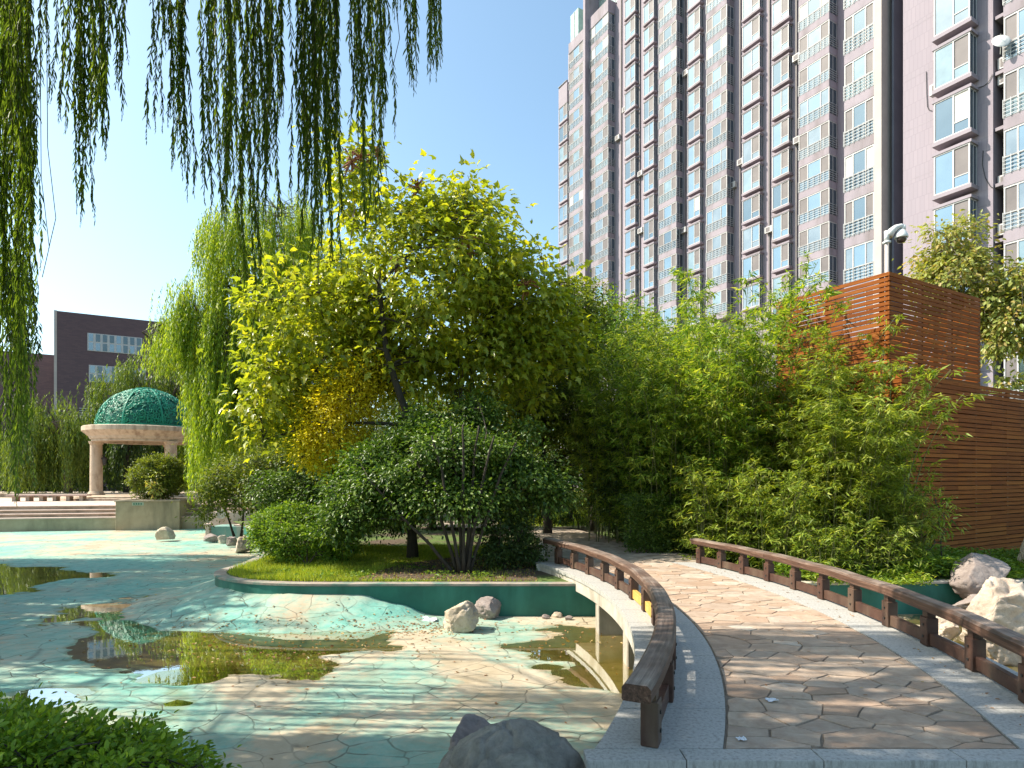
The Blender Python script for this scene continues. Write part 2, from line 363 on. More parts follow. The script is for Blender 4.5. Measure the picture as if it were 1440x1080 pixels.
class MB:
    """collects shapes and links them as one mesh object"""
    def __init__(s): s.v = []; s.f = []; s.m = []; s.at = []
    def add(s, vs, fs, mi=0, at=None):
        b = len(s.v); s.v += [tuple(x) for x in vs]; s.f += [tuple(b + k for k in f) for f in fs]; s.m += [mi] * len(fs)
        s.at += (list(at) if at is not None else [tuple(x) for x in vs])
    def box(s, c, d, mi=0, X=None, Y=None, Z=None, bev=0.0, noend=False):
        X = Vector(X or (1, 0, 0)); Y = Vector(Y or (0, 1, 0)); Z = Vector(Z or (0, 0, 1)); c = Vector(c)
        h = [k / 2 for k in d]
        if bev <= 0:
            loc = [(sx * h[0], sy * h[1], sz * h[2]) for sz in (-1, 1) for sy in (-1, 1) for sx in (-1, 1)]
            fs = [(0, 2, 3, 1), (4, 5, 7, 6), (0, 1, 5, 4), (2, 6, 7, 3), (0, 4, 6, 2), (1, 3, 7, 5)]
        else:
            loc = []; fs = []
            bmx = bmesh.new(); bmesh.ops.create_cube(bmx, size=1)
            for vv in bmx.verts: vv.co = Vector((vv.co.x * d[0], vv.co.y * d[1], vv.co.z * d[2]))
            bmesh.ops.bevel(bmx, geom=list(bmx.edges), offset=bev, segments=1, affect='EDGES')
            bmx.verts.index_update(); loc = [tuple(v.co) for v in bmx.verts]; fs = [tuple(v.index for v in f.verts) for f in bmx.faces]; bmx.free()
        s.add([c + X * a + Y * b + Z * e for a, b, e in loc], fs, mi, [(a, b, e) for a, b, e in loc])
    def tube(s, pts, rads, n=6, mi=0, cap=True):
        pts = [Vector(p) for p in pts]
        if not hasattr(rads, '__len__'): rads = [rads] * len(pts)
        vs = []; fs = []; prev = None
        for k, p in enumerate(pts):
            d = (pts[min(k + 1, len(pts) - 1)] - pts[max(k - 1, 0)])
            d = d.normalized() if d.length > 1e-6 else Vector((0, 0, 1))
            if prev is None:
                a = d.cross(Vector((0, 0, 1)));
                if a.length < .05: a = d.cross(Vector((1, 0, 0)))
            else: a = prev - d * prev.dot(d)
            a.normalize(); prev = a; b = d.cross(a)
            for j in range(n):
                an = 2 * PI * j / n; vs.append(p + (a * math.cos(an) + b * math.sin(an)) * rads[k])
        for k in range(len(pts) - 1):
            for j in range(n):
                j2 = (j + 1) % n; fs.append((k * n + j, k * n + j2, (k + 1) * n + j2, (k + 1) * n + j))
        if cap: fs.append(tuple(range(n - 1, -1, -1))); fs.append(tuple((len(pts) - 1) * n + j for j in range(n)))
        s.add(vs, fs, mi)
    def lathe(s, prof, c=(0, 0, 0), n=32, mi=0, a0=0, a1=2 * PI):
        full = abs(a1 - a0 - 2 * PI) < 1e-6; m = n if full else n + 1; vs = []; fs = []
        for r, z in prof:
            for j in range(m):
                an = a0 + (a1 - a0) * j / n; vs.append((c[0] + r * math.cos(an), c[1] + r * math.sin(an), c[2] + z))
        for k in range(len(prof) - 1):
            for j in range(n):
                j2 = (j + 1) % m; fs.append((k * m + j, k * m + j2, (k + 1) * m + j2, (k + 1) * m + j))
        s.add(vs, fs, mi)
    def build(s, name, mats, parent=None, smooth=False, along=False, loc=None):
        me = bpy.data.meshes.new(name); vs = s.v
        if loc is not None: vs = [(v[0] - loc[0], v[1] - loc[1], v[2] - loc[2]) for v in vs]
        me.from_pydata(vs, [], s.f)
        mats = mats if isinstance(mats, (list, tuple)) else [mats]
        for m_ in mats: me.materials.append(m_)
        if len(mats) > 1: me.polygons.foreach_set('material_index', s.m)
        if smooth: me.polygons.foreach_set('use_smooth', [True] * len(me.polygons))
        if along:
            a = me.attributes.new('along', 'FLOAT_VECTOR', 'POINT'); a.data.foreach_set('vector', [x for v in s.at for x in v])
        me.update()
        o = bpy.data.objects.new(name, me); COL.objects.link(o)
        if loc is not None: o.location = loc
        if parent: o.parent = parent
        return o

def np_mesh(name, V, Fc, mat, parent=None, smooth=False, loc=None):
    """V (n,3), Fc (m,k) constant polygon size"""
    V = np.asarray(V, np.float32); Fc = np.asarray(Fc, np.int32)
    if loc is not None: V = V - np.asarray(loc, np.float32)
    me = bpy.data.meshes.new(name); me.vertices.add(len(V)); me.vertices.foreach_set('co', V.ravel())
    k = Fc.shape[1]; me.loops.add(Fc.size); me.loops.foreach_set('vertex_index', Fc.ravel())
    me.polygons.add(len(Fc)); me.polygons.foreach_set('loop_start', np.arange(0, Fc.size, k, dtype=np.int32))
    me.polygons.foreach_set('loop_total', np.full(len(Fc), k, np.int32))
    if smooth: me.polygons.foreach_set('use_smooth', np.ones(len(Fc), bool))
    me.materials.append(mat); me.update(calc_edges=True)
    o = bpy.data.objects.new(name, me); COL.objects.link(o)
    if loc is not None: o.location = loc
    if parent: o.parent = parent
    return o

T_DIAMOND = (np.array([[0, 0, 0], [.45, .5, .06], [1, 0, -.12], [.45, -.5, .06]], float), [[0, 3, 2, 1]])
T_OVAL = (np.array([[0, 0, 0], [.3, .5, .05], [.7, .42, .0], [1, 0, -.15], [.7, -.42, .0], [.3, -.5, .05], [.5, 0, -.06]], float),
          [[0, 6, 2, 1], [6, 3, 2, 2], [0, 5, 4, 6], [6, 4, 3, 3]])
T_OVAL = (T_OVAL[0][[0, 1, 2, 3, 4, 5]], [[0, 3, 2, 1], [0, 5, 4, 3]])
T_WILLOW = (np.array([[0, 0, 0], [.35, .5, 0], [.7, .38, -.07], [1, 0, -.18], [.7, -.38, -.07], [.35, -.5, 0]], float), [[0, 3, 2, 1], [0, 5, 4, 3]])
# five-lobed big leaf, drooping
_l = [(0, 0, 0), (-.02, .34, -.02), (.22, .30, .03), (.30, .62, -.14), (.52, .28, .02), (1.0, 0, -.22), (.52, -.28, .02), (.30, -.62, -.14), (.22, -.30, .03), (-.02, -.34, -.02)]
T_LOBED = (np.array(_l, float), [[0, 2, 1, 1], [0, 4, 3, 2], [0, 6, 5, 4], [0, 8, 7, 6], [0, 9, 8, 8]])
T_LOBED = (np.array(_l, float), [[0, 2, 1], [0, 3, 2], [0, 4, 3], [0, 5, 4], [0, 6, 5], [0, 7, 6], [0, 8, 7], [0, 9, 8]])
T_BAMBOO = (np.array([[0, 0, 0], [.3, .5, 0], [1, 0, -.12], [.3, -.5, 0]], float), [[0, 3, 2, 1]])

def unit(a):
    n = np.linalg.norm(a, axis=-1, keepdims=True); return a / np.maximum(n, 1e-9)
def leaves(name, pos_, axis, nrm, L, Wd, tmpl, mat, parent=None):
    T, Fs = tmpl; N = len(pos_); axis = unit(axis)
    b = unit(np.cross(nrm, axis)); c = np.cross(axis, b)
    L = np.broadcast_to(np.asarray(L, float), (N,))[:, None, None]; Wd = np.broadcast_to(np.asarray(Wd, float), (N,))[:, None, None]
    V = pos_[:, None, :] + L * T[None, :, 0:1] * axis[:, None, :] + Wd * T[None, :, 1:2] * b[:, None, :] + L * T[None, :, 2:3] * c[:, None, :]
    k = len(T); Fa = np.asarray(Fs)
    FF = (np.arange(N)[:, None, None] * k + Fa[None]).reshape(-1, Fa.shape[1])
    return np_mesh(name, V.reshape(-1, 3), FF, mat, parent)

def in_ellipsoids(rng, ells, n, shell=.55):
    vol = np.array([e[3] * e[4] * e[5] for e in ells]) ** .8; vol = vol / vol.sum()
    idx = rng.choice(len(ells), n, p=vol); d = unit(rng.normal(size=(n, 3)))
    r = np.where(rng.random(n) < .72, rng.uniform(shell, 1.0, n), rng.random(n) ** (1 / 3) * .8)
    E = np.array(ells)[idx]
    p = E[:, :3] + d * r[:, None] * E[:, 3:]
    return p, unit(p - E[:, :3])

def crown_leaves(rng, C, O, per, cr, tmpl, L, Wr, mat, parent, name='crown', droop=.35, up=.8, flat=.75, ragged=.25):
    n = len(C) * per
    Ci = np.repeat(np.arange(len(C)), per); crs = cr * rng.uniform(.6, 1.35, len(C))[Ci]
    off = rng.normal(size=(n, 3)) * .5; off[:, 2] *= flat
    far = rng.random(n) < .05; off[far] *= 1.6
    p = C[Ci] + off * crs[:, None]
    ax = unit(off) * .9 + O[Ci] * .5 + rng.normal(size=(n, 3)) * .45; ax[:, 2] -= droop
    nr = np.array([0, 0, up]) + O[Ci] * .5 + rng.normal(size=(n, 3)) * .45
    Ls = L * rng.uniform(1 - ragged * 1.4, 1 + ragged, n)
    return leaves(name, p, ax, nr, Ls, Ls * Wr, tmpl, mat, parent)

def bez(a, b, c, n):
    return [a * (1 - t) ** 2 + b * 2 * t * (1 - t) + c * t * t for t in [k / n for k in range(n + 1)]]

def tree(name, label, cat, base, trunk, ells, nclump, per, cr, tmpl, L, Wr, lmat, bmat, r0=.12, group=None, seed=1,
         limbs=7, droop=.35, up=.8, stems=None, twig=.008, flat=.75, shell=.55, tkeep=False):
    """trunk: points from the base up (world). stems: list of trunks for a multi-stem shrub"""
    rng = np.random.default_rng(seed); rd = random.Random(seed)
    root = empty(name, base, label=label, cat=cat, group=group)
    C, O = in_ellipsoids(rng, ells, nclump, shell)
    keep = C[:, 2] > base[2] + .05; C, O = C[keep], O[keep]
    mb = MB(); skel = []
    for st in (stems or [trunk]):
        st = [Vector(p) for p in st]; m = len(st)
        fine = []
        for k in range(m - 1):
            for j in range(4): fine.append(st[k].lerp(st[k + 1], j / 4) + (Vector((rd.gauss(0, 1), rd.gauss(0, 1), 0)) * r0 * .12 if (k or j) else Vector()))
        fine.append(st[-1]); nn = len(fine)
        rads = [r0 * (1.25 if k == 0 else 1 - .62 * k / nn) for k in range(nn)]
        mb.tube(fine, rads, 9)
        for k in range(nn // 3, nn): skel.append((fine[k], rads[k]))
        base_top = fine
    # limbs to spread clump targets
    idx = []; pool = list(range(len(C))); first = rd.choice(pool); idx = [first]
    dist = np.linalg.norm(C - C[first], axis=1)
    for _ in range(limbs - 1):
        k = int(np.argmax(dist)); idx.append(k); dist = np.minimum(dist, np.linalg.norm(C - C[k], axis=1))
    for k in idx:
        tgt = Vector(C[k]); cand = [s for s in skel if s[0].z < tgt.z + .3] or skel
        s = min(cand, key=lambda q: (q[0] - tgt).length + rd.random() * .8)
        mid = s[0].lerp(tgt, .45) + Vector((rd.gauss(0, .12), rd.gauss(0, .12), .18)) * (tgt - s[0]).length * .6
        pts = bez(s[0], mid, tgt, 9); rr = [max(twig, s[1] * .62 * (1 - .85 * j / 9)) for j in range(10)]
        mb.tube(pts, rr, 6)
        for j in range(2, 10): skel.append((pts[j], rr[j]))
    SP = np.array([tuple(q[0]) for q in skel]); SR = np.array([q[1] for q in skel])
    for k in range(len(C)):
        tgt = Vector(C[k]); dd = np.linalg.norm(SP - C[k], axis=1) + np.maximum(0, SP[:, 2] - C[k][2]) * .5
        j = int(np.argmin(dd)); a = Vector(SP[j])
        if (a - tgt).length < .1: continue
        mid = a.lerp(tgt, .5) + Vector((rd.gauss(0, .1), rd.gauss(0, .1), .12)) * (tgt - a).length
        mb.tube(bez(a, mid, tgt, 4), [max(twig, min(SR[j] * .6, .035) * (1 - .75 * q / 4)) for q in range(5)], 4, cap=False)
    mb.build('trunk' if not stems else 'stems', bmat, root, smooth=True, loc=base).location = (0, 0, 0)
    o = crown_leaves(rng, C, O, per, cr, tmpl, L, Wr, lmat, root, 'crown', droop, up, flat)
    o.matrix_parent_inverse = Matrix.Translation(-Vector(base))
    return root, C

def willow(name, label, base, h, ells, nstr, Lr, leafL, step, lmat, bmat, r0=.25, seed=1, group=None, lean=(0, 0), sway=.12, cat='tree', wr=.16, limbs=14, bottom=None, tw=.004):
    """weeping willow: limbs arch through the ellipsoids, strands hang down from them"""
    rng = np.random.default_rng(seed); rd = random.Random(seed)
    root = empty(name, base, label=label, cat=cat, group=group); b = Vector(base)
    mb = MB(); top = b + Vector((lean[0], lean[1], h))
    tr = bez(b, b.lerp(top, .5) + Vector((rd.gauss(0, .1), rd.gauss(0, .1), 0)), top, 8)
    mb.tube(tr, [r0 * (1.2 if k == 0 else 1 - .45 * k / 8) for k in range(9)], 10)
    org = []
    for k in range(limbs):
        p, o_ = in_ellipsoids(rng, [e for e in ells], 1, .75); tgt = Vector(p[0]); tgt.z = max(tgt.z, top.z)
        s = tr[rd.randint(5, 8)]
        mid = s.lerp(tgt, .45) + Vector((0, 0, (tgt - s).length * .35))
        pts = bez(s, mid, tgt, 12)
        mb.tube(pts, [max(.012, r0 * .5 * (1 - .93 * j / 12)) for j in range(13)], 6)
        org += pts[3:]
    # strand origins: spread over the ellipsoid tops, joined by thin twigs to the limbs
    nt_ = max(8, nstr // 16); PT, OT = in_ellipsoids(rng, ells, nt_, .7); ti = rng.integers(0, nt_, nstr)
    P0 = PT[ti] + rng.normal(size=(nstr, 3)) * np.array([.16, .16, .30]) * (leafL / .17); O0 = OT[ti]; LT = rng.uniform(*Lr, nt_)[ti]
    SWT = rng.normal(size=(nt_, 2))[ti]
    OA = np.array([tuple(q) for q in org])
    pos_, ax, nr = [], [], []
    for k in range(nstr):
        p = P0[k].copy(); out = O0[k] * np.array([1, 1, 0])
        d = np.linalg.norm(OA - p, axis=1); j = int(np.argmin(d))
        Ls = LT[k] * rng.uniform(.55, 1.1)
        if bottom is not None:
            Ls = min(Ls, p[2] - bottom(p[0], p[1], rng))
            if Ls < .25: continue
        a = Vector(OA[j]); q = Vector(p)
        if k % 3 == 0: mb.tube(bez(a, a.lerp(q, .5) + Vector((0, 0, .15 * (q - a).length)), q, 4), [.012, .01, .008, .006, .004], 4, cap=False)
        n = max(3, int(Ls / step)); t = (np.arange(n) + rng.random(n) * .6) * step
        sw = SWT[k] * sway + rng.normal(size=2) * sway * .25; ph = rng.random() * 6
        x = p[0] + out[0] * .35 * (1 - np.exp(-t * 2)) + sw[0] * t * .35 + .03 * np.sin(t * 2.1 + ph)
        y = p[1] + out[1] * .35 * (1 - np.exp(-t * 2)) + sw[1] * t * .35 + .03 * np.cos(t * 1.7 + ph)
        z = p[2] - t
        if tw > 0:
            ii = np.linspace(0, n - 1, max(2, min(6, n // 6))).astype(int)
            mb.tube([(x[i], y[i], z[i]) for i in ii], tw, 3, cap=False)
        pos_.append(np.stack([x, y, z], 1))
        an = rng.random(n) * 6.28; s_ = rng.uniform(.35, .9, n)
        ax.append(np.stack([np.cos(an) * s_, np.sin(an) * s_, -np.ones(n)], 1))
        nr.append(np.stack([np.cos(an), np.sin(an), s_ + .3], 1) + rng.normal(size=(n, 3)) * .3)
    mb.build('trunk', bmat, root, smooth=True, loc=base).location = (0, 0, 0)
    pos_ = np.concatenate(pos_); ax = np.concatenate(ax); nr = np.concatenate(nr)
    Ls = leafL * rng.uniform(.65, 1.25, len(pos_))
    o = leaves('crown', pos_, ax, nr, Ls, Ls * wr, T_WILLOW if leafL < .12 and step < .05 else T_DIAMOND, lmat, root)
    o.matrix_parent_inverse = Matrix.Translation(-b)
    return root

# ------------------------------------------------------------------ arcs of the bridge
CX, CY = -8.09, 7.42
def arcx(R, Y): return CX + math.sqrt(R * R - (Y - CY) ** 2)
R_SL0, R_L, R_F0, R_F1, R_R, R_SL1 = 9.39, 9.68, 10.09, 11.70, 12.13, 12.44
Y0, Y1 = 3.44, 11.35
def ring(mb, R0, R1, ya, yb, z0, z1, n=24, mi=0):
    vs = []; fs = []
    for k in range(n + 1):
        y = ya + (yb - ya) * k / n
        a, b = arcx(R0, y), arcx(R1, y)
        vs += [(a, y, z0), (b, y, z0), (b, y, z1), (a, y, z1)]
    for k in range(n):
        p = 4 * k; q = p + 4
        fs += [(p + 3, p + 2, q + 2, q + 3), (p, q, q + 1, p + 1), (p, p + 3, q + 3, q), (p + 1, q + 1, q + 2, p + 2)]
    fs += [(0, 1, 2, 3), (4 * n + 3, 4 * n + 2, 4 * n + 1, 4 * n)]
    mb.add(vs, fs, mi)

# ------------------------------------------------------------------ pool bed with its puddles
def gp(*pts, z=-.65): return [tuple(G(a, b, z)[:2]) for a, b in pts]
PUD = [
 gp((95, 890), (135, 874), (190, 864), (255, 868), (300, 877), (360, 883), (440, 884), (500, 888), (545, 897), (528, 914), (480, 928), (430, 944), (350, 958), (285, 972), (235, 960), (190, 966), (165, 948), (120, 936), (98, 914)),
 gp((722, 908), (775, 892), (808, 884), (850, 888), (905, 889), (990, 900), (1010, 930), (960, 995), (905, 998), (850, 980), (795, 968), (755, 938)),
 gp((-120, 800), (0, 795), (80, 797), (150, 800), (160, 806), (110, 812), (60, 822), (20, 836), (-120, 840)),
 gp((30, 868), (75, 852), (130, 846), (180, 842), (225, 850), (190, 860), (110, 870), (55, 876)),
 gp((-60, 1010), (0, 992), (70, 968), (122, 966), (120, 985), (60, 1000), (20, 1020)),
 gp((180, 985), (235, 962), (290, 952), (300, 978), (270, 1000), (205, 1010)),
 gp((1290, 870), (1330, 858), (1440, 862), (1520, 900), (1480, 960), (1360, 960), (1310, 925)),
]
BANK = [(1.35, 9.80), (-1.30, 9.80), (-3.6, 9.82), (-4.75, 10.25), (-5.35, 11.1), (-5.35, 12.4), (-5.9, 15.0), (-7.2, 18.0), (-9.3, 21.3)]
def sdf_poly(X, Y, poly):
    d = np.full(X.shape, 1e9); ins = np.zeros(X.shape, bool); n = len(poly)
    for k in range(n):
        x0, y0 = poly[k]; x1, y1 = poly[(k + 1) % n]
        ex, ey = x1 - x0, y1 - y0; t = np.clip(((X - x0) * ex + (Y - y0) * ey) / (ex * ex + ey * ey), 0, 1)
        d = np.minimum(d, np.hypot(X - x0 - t * ex, Y - y0 - t * ey))
        c = ((y0 > Y) != (y1 > Y)) & (X < (x1 - x0) * (Y - y0) / (y1 - y0 + 1e-12) + x0); ins ^= c
    return np.where(ins, d, -d)
def sdf_line(X, Y, pl):
    d = np.full(X.shape, 1e9)
    for k in range(len(pl) - 1):
        x0, y0 = pl[k]; x1, y1 = pl[k + 1]; ex, ey = x1 - x0, y1 - y0
        t = np.clip(((X - x0) * ex + (Y - y0) * ey) / (ex * ex + ey * ey), 0, 1)
        d = np.minimum(d, np.hypot(X - x0 - t * ex, Y - y0 - t * ey))
    return d
_ph = np.random.default_rng(3).uniform(0, 6.28, (60, 2))
_wv = np.random.default_rng(4).normal(size=(60, 2))
def wav(X, Y, f0, n0, n1):       # smooth pseudo noise, about +-1
    s = 0
    for k in range(n0, n1):
        s = s + np.sin(X * _wv[k, 0] * f0 + Y * _wv[k, 1] * f0 + _ph[k, 0]) * .4
    return s
_g = np.random.default_rng(9).uniform(-1, 1, (256, 256))
def vn(X, Y, f, octs=4):         # value noise, fractal
    tot = 0; amp = 1; nrm = 0
    for o in range(octs):
        x = X * f + 37.1 * o; y = Y * f + 11.7 * o; xi = np.floor(x).astype(int); yi = np.floor(y).astype(int); u = x - xi; v = y - yi
        u = u * u * (3 - 2 * u); v = v * v * (3 - 2 * v); g = lambda a, b: _g[(xi + a) % 256, (yi + b) % 256]
        tot = tot + amp * ((g(0, 0) * (1 - u) + g(1, 0) * u) * (1 - v) + (g(0, 1) * (1 - u) + g(1, 1) * u) * v); nrm += amp; amp *= .55; f *= 2.1
    return tot / nrm
def bed_height(X, Y):
    z = -.6455 + .005 * vn(X, Y * 1.5, .9, 5)
    rag = .50 * vn(X, Y * 1.8, 1.3, 7)
    for k, p in enumerate(PUD):
        s = sdf_poly(X, Y, p) + rag * (2.0 if k == 0 else 1.8 if k == 1 else 2.2) * (.55 + .03 * Y)
        z = z - (.035 if k < 2 else .02) * np.clip((s + .12) / .6, 0, 1)
    d = sdf_line(X, Y, BANK[1:])
    wdt = 1.0 + .28 * vn(X, Y, 1.3, 5) + .55 * np.clip((-X - 3.6) / 1.5, 0, 1) * (Y < 14)
    hh = np.clip(1 - d / wdt, 0, 1) ** 1.35 * .37
    sm = np.clip((-.9 - X + .25 * vn(X, Y, 3, 3)) / 1.7, 0, 1); hh = hh * sm * sm * (3 - 2 * sm) * np.clip((14.5 - Y) / 3, 0, 1)
    return z + hh
xs = np.concatenate([np.arange(-36, -10, .45), np.arange(-10, 9, .065), np.arange(9, 16, .4)])
ys = np.concatenate([np.arange(1.6, 4.2, .2), np.arange(4.2, 12.5, .055), np.arange(12.5, 17, .09), np.arange(17, 29, .4)])
XX, YY = np.meshgrid(xs, ys)
ZZ = bed_height(XX, YY)
V = np.stack([XX.ravel(), YY.ravel(), ZZ.ravel()], 1); nx, ny = len(xs), len(ys)
i = (np.arange(ny - 1)[:, None] * nx + np.arange(nx - 1)[None]).ravel()
tag(np_mesh('pool_bed', V, np.stack([i, i + 1, i + nx + 1, i + nx], 1), M['bed'], smooth=True), kind='structure')
print('bed', len(V))
for k, p in enumerate(PUD):
    a = np.array(p); c = a.mean(0); mb = MB(); q = c + (a - c) * 1.0; dirs = (a - c) / np.linalg.norm(a - c, axis=1)[:, None]
    q = a + dirs * .55
    mb.add([(x, y, -.6535) for x, y in q], [tuple(range(len(q) - 1, -1, -1))] if False else [tuple(range(len(q)))])
    o = mb.build('puddle', M['water']); tag(o, kind='structure')

# ------------------------------------------------------------------ ground, path, retaining wall
EDGE = BANK[::-1]                                             # back-left to the bridge
RIGHT_EDGE = [(4.2, 9.85), (6.2, 9.95), (9.5, 10.3), (16, 11)]
def poly_mesh(name, pts, z, mat, th=0):
    tris = tessellate_polygon([[Vector((x, y, 0)) for x, y in pts]])
    mb = MB(); mb.add([(x, y, z) for x, y in pts], [tuple(t) for t in tris])
    o = mb.build(name, mat)
    bm = bmesh.new(); bm.from_mesh(o.data); bmesh.ops.recalc_face_normals(bm, faces=bm.faces)
    if sum(f.normal.z for f in bm.faces) < 0: bmesh.ops.reverse_faces(bm, faces=bm.faces)
    bm.to_mesh(o.data); bm.free(); return o
gpts = [(-1500, 29), (-13, 27.2), (-9.3, 21.3)] + EDGE[1:] + RIGHT_EDGE + [(16, 2.9), (1500, 2.9), (1500, 1800), (-1500, 1800)]
tag(poly_mesh('ground', gpts, -.14, M['ground']), kind='structure')
mb = MB(); mb.box((-10, -28.6, -.6), (60, 63.2, 1.0)); tag(mb.build('near_bank', M['ground']), kind='structure')
mb = MB(); mb.box((2.2, 2.9, -.66), (5.2, 1.0, .5)); tag(mb.build('bridge_approach', M['granite']), kind='structure')

def wall_strip(mb, pl, zt, zb, th, mi, side=1):
    """vertical strip along pl, thickness th away from the pool (left of travel when side=1)"""
    n = len(pl); nor = []
    for k in range(n):
        a = Vector(pl[max(k - 1, 0)]); b = Vector(pl[min(k + 1, n - 1)]); d = (b - a).normalized(); nor.append(Vector((-d.y, d.x)) * side)
    vs = []; fs = []
    for k in range(n):
        x, y = pl[k]; o = nor[k] * th
        vs += [(x, y, zb(x, y) if callable(zb) else zb), (x, y, zt), (x + o.x, y + o.y, zt), (x + o.x, y + o.y, zb(x, y) if callable(zb) else zb)]
    for k in range(n - 1):
        p = 4 * k; q = p + 4; fs += [(p, p + 1, q + 1, q), (p + 1, p + 2, q + 2, q + 1), (p + 2, p + 3, q + 3, q + 2)]
    fs += [(0, 1, 2, 3), (4 * n - 1, 4 * n - 2, 4 * n - 3, 4 * n - 4)]
    mb.add(vs, fs, mi)
def smooth_pl(pl, n=6):
    out = []
    for k in range(len(pl) - 1):
        p0 = Vector(pl[max(k - 1, 0)]); p1 = Vector(pl[k]); p2 = Vector(pl[k + 1]); p3 = Vector(pl[min(k + 2, len(pl) - 1)])
        for j in range(n):
            t = j / n; out.append(tuple(.5 * (2 * p1 + (p2 - p0) * t + (2 * p0 - 5 * p1 + 4 * p2 - p3) * t * t + (3 * p1 - p0 - 3 * p2 + p3) * t ** 3)))
    out.append(tuple(pl[-1])); return out
iw = empty('retaining_wall', (-1.5, 9.85, -.65), label='dark green painted retaining wall curving round the grassy island', cat='wall')
pl = smooth_pl(BANK[::-1])
def shift(pl, d):
    out = []
    for k in range(len(pl)):
        a = Vector(pl[max(k - 1, 0)]); b = Vector(pl[min(k + 1, len(pl) - 1)]); t = (b - a).normalized(); out.append((pl[k][0] - t.y * d, pl[k][1] + t.x * d))
    return out
def attach(o, root):
    o.parent = root; o.matrix_parent_inverse = root.matrix_basis.inverted() if root.location.length or root.rotation_euler.z else Matrix()
    return o
_attach_inv = lambda root: (Matrix.Translation(root.location) @ Matrix.Rotation(root.rotation_euler.z, 4, 'Z')).inverted()
def att(o, root):
    o.parent = root; o.matrix_parent_inverse = _attach_inv(root); return o
mb = MB(); wall_strip(mb, pl, -.165, -.75, .16, 0); att(mb.build('painted_face', M['teal_paint']), iw)
mb = MB(); wall_strip(mb, shift(pl, -.015), -.125, -.16, .2, 0); att(mb.build('coping', M['coping']), iw)
rw = empty('retaining_wall', (7, 10, -.65), label='dark green retaining wall right of the bridge under the bamboo', cat='wall')
pr = smooth_pl(RIGHT_EDGE, 4)
mb = MB(); wall_strip(mb, pr, -.165, -.75, .16, 0); att(mb.build('painted_face', M['teal_paint']), rw)
mb = MB(); wall_strip(mb, shift(pr, -.015), -.125, -.16, .22, 0); att(mb.build('coping', M['concrete']), rw)

pth = [(.55, 11.25), (3.95, 11.25), (3.6, 12.6), (2.9, 14.5), (2.5, 16.5), (2.0, 18.2), (.6, 19.6), (-3, 21.2), (-3, 19.8), (-.4, 18.6), (.5, 17.2), (.75, 15), (.7, 13)]
tag(poly_mesh('garden_path', pth, -.012, M['path_mat']), kind='structure')
mb = MB(); wall_strip(mb, [(.75, 15), (.7, 13), (.55, 11.2)], -.014, -.2, .1, 0, -1); tag(mb.build('path_edge', M['concrete']), kind='structure')

# grassy island floor and soil patch
isl = [(x + .0, y) for x, y in shift(pl, .19)]
isl = isl[:-1] + [(.5, 10.0), (.45, 13), (.4, 16), (-2, 20), (-8.5, 21.6)]
tag(poly_mesh('lawn_soil', isl, -.128, M['ground']), kind='structure')
soil = [(-2.6, 10.15), (.42, 10.05), (.42, 12.4), (.2, 13.4), (-1.2, 13.0), (-2.2, 11.9)]
tag(poly_mesh('planting_soil', soil, -.122, M['soil']), kind='structure')

# ------------------------------------------------------------------ the bridge
br = empty('footbridge', (1.6, 7.4, 0), label='curved footbridge paved with flagstones between two low timber railings', cat='bridge')
mb = MB(); ring(mb, R_SL0 + .02, R_SL1 - .02, Y0 + .02, Y1, -.24, -.012, 40)
att(mb.build('deck_slab', M['concrete']), br)
# granite bands: separate blocks
for nm, Ra, Rb in (('granite_band', R_SL0, R_F0 - .012), ('granite_band', R_F1 + .012, R_SL1)):
    mb = MB(); y = Y0 + .155
    while y < Y1 - .05:
        y2 = min(y + .62, Y1)
        ring(mb, Ra, Rb, y + .003, y2 - .003, -.06, .002, 5); y = y2
    att(mb.build(nm, M['granite']), br)
mb = MB(); cuts = [arcx(R_SL0, Y0), .98, 1.75, 2.55, 3.3, arcx(R_SL1, Y0 + .1)]
for a, b in zip(cuts[:-1], cuts[1:]):
    mb.box(((a + b) / 2, Y0 + .075, -.03), (b - a - .006, .15, .065), bev=.003)
att(mb.build('end_kerb', M['granite']), br)
# flagstones: irregular polygons from a jittered Voronoi, built as real slabs
def clip(poly, nx_, ny_, c):
    out = []; n = len(poly)
    for k in range(n):
        a, b = poly[k], poly[(k + 1) % n]; da = a[0] * nx_ + a[1] * ny_ - c; db = b[0] * nx_ + b[1] * ny_ - c
        if da <= 0: out.append(a)
        if da * db < 0: t = da / (da - db); out.append((a[0] + (b[0] - a[0]) * t, a[1] + (b[1] - a[1]) * t))
    return out
def inset(poly, d):
    n = len(poly); out = []
    for k in range(n):
        p0, p1, p2 = Vector(poly[k - 1]), Vector(poly[k]), Vector(poly[(k + 1) % n])
        if (p1 - p0).length < 1e-5 or (p2 - p1).length < 1e-5: continue
        e1 = (p1 - p0).normalized(); e2 = (p2 - p1).normalized(); n1 = Vector((-e1.y, e1.x)); n2 = Vector((-e2.y, e2.x))
        q = n1 + n2
        if q.length < .2: continue
        q.normalize(); s = d / max(.35, q.dot(n1)); out.append(tuple(p1 + q * s))
    return out
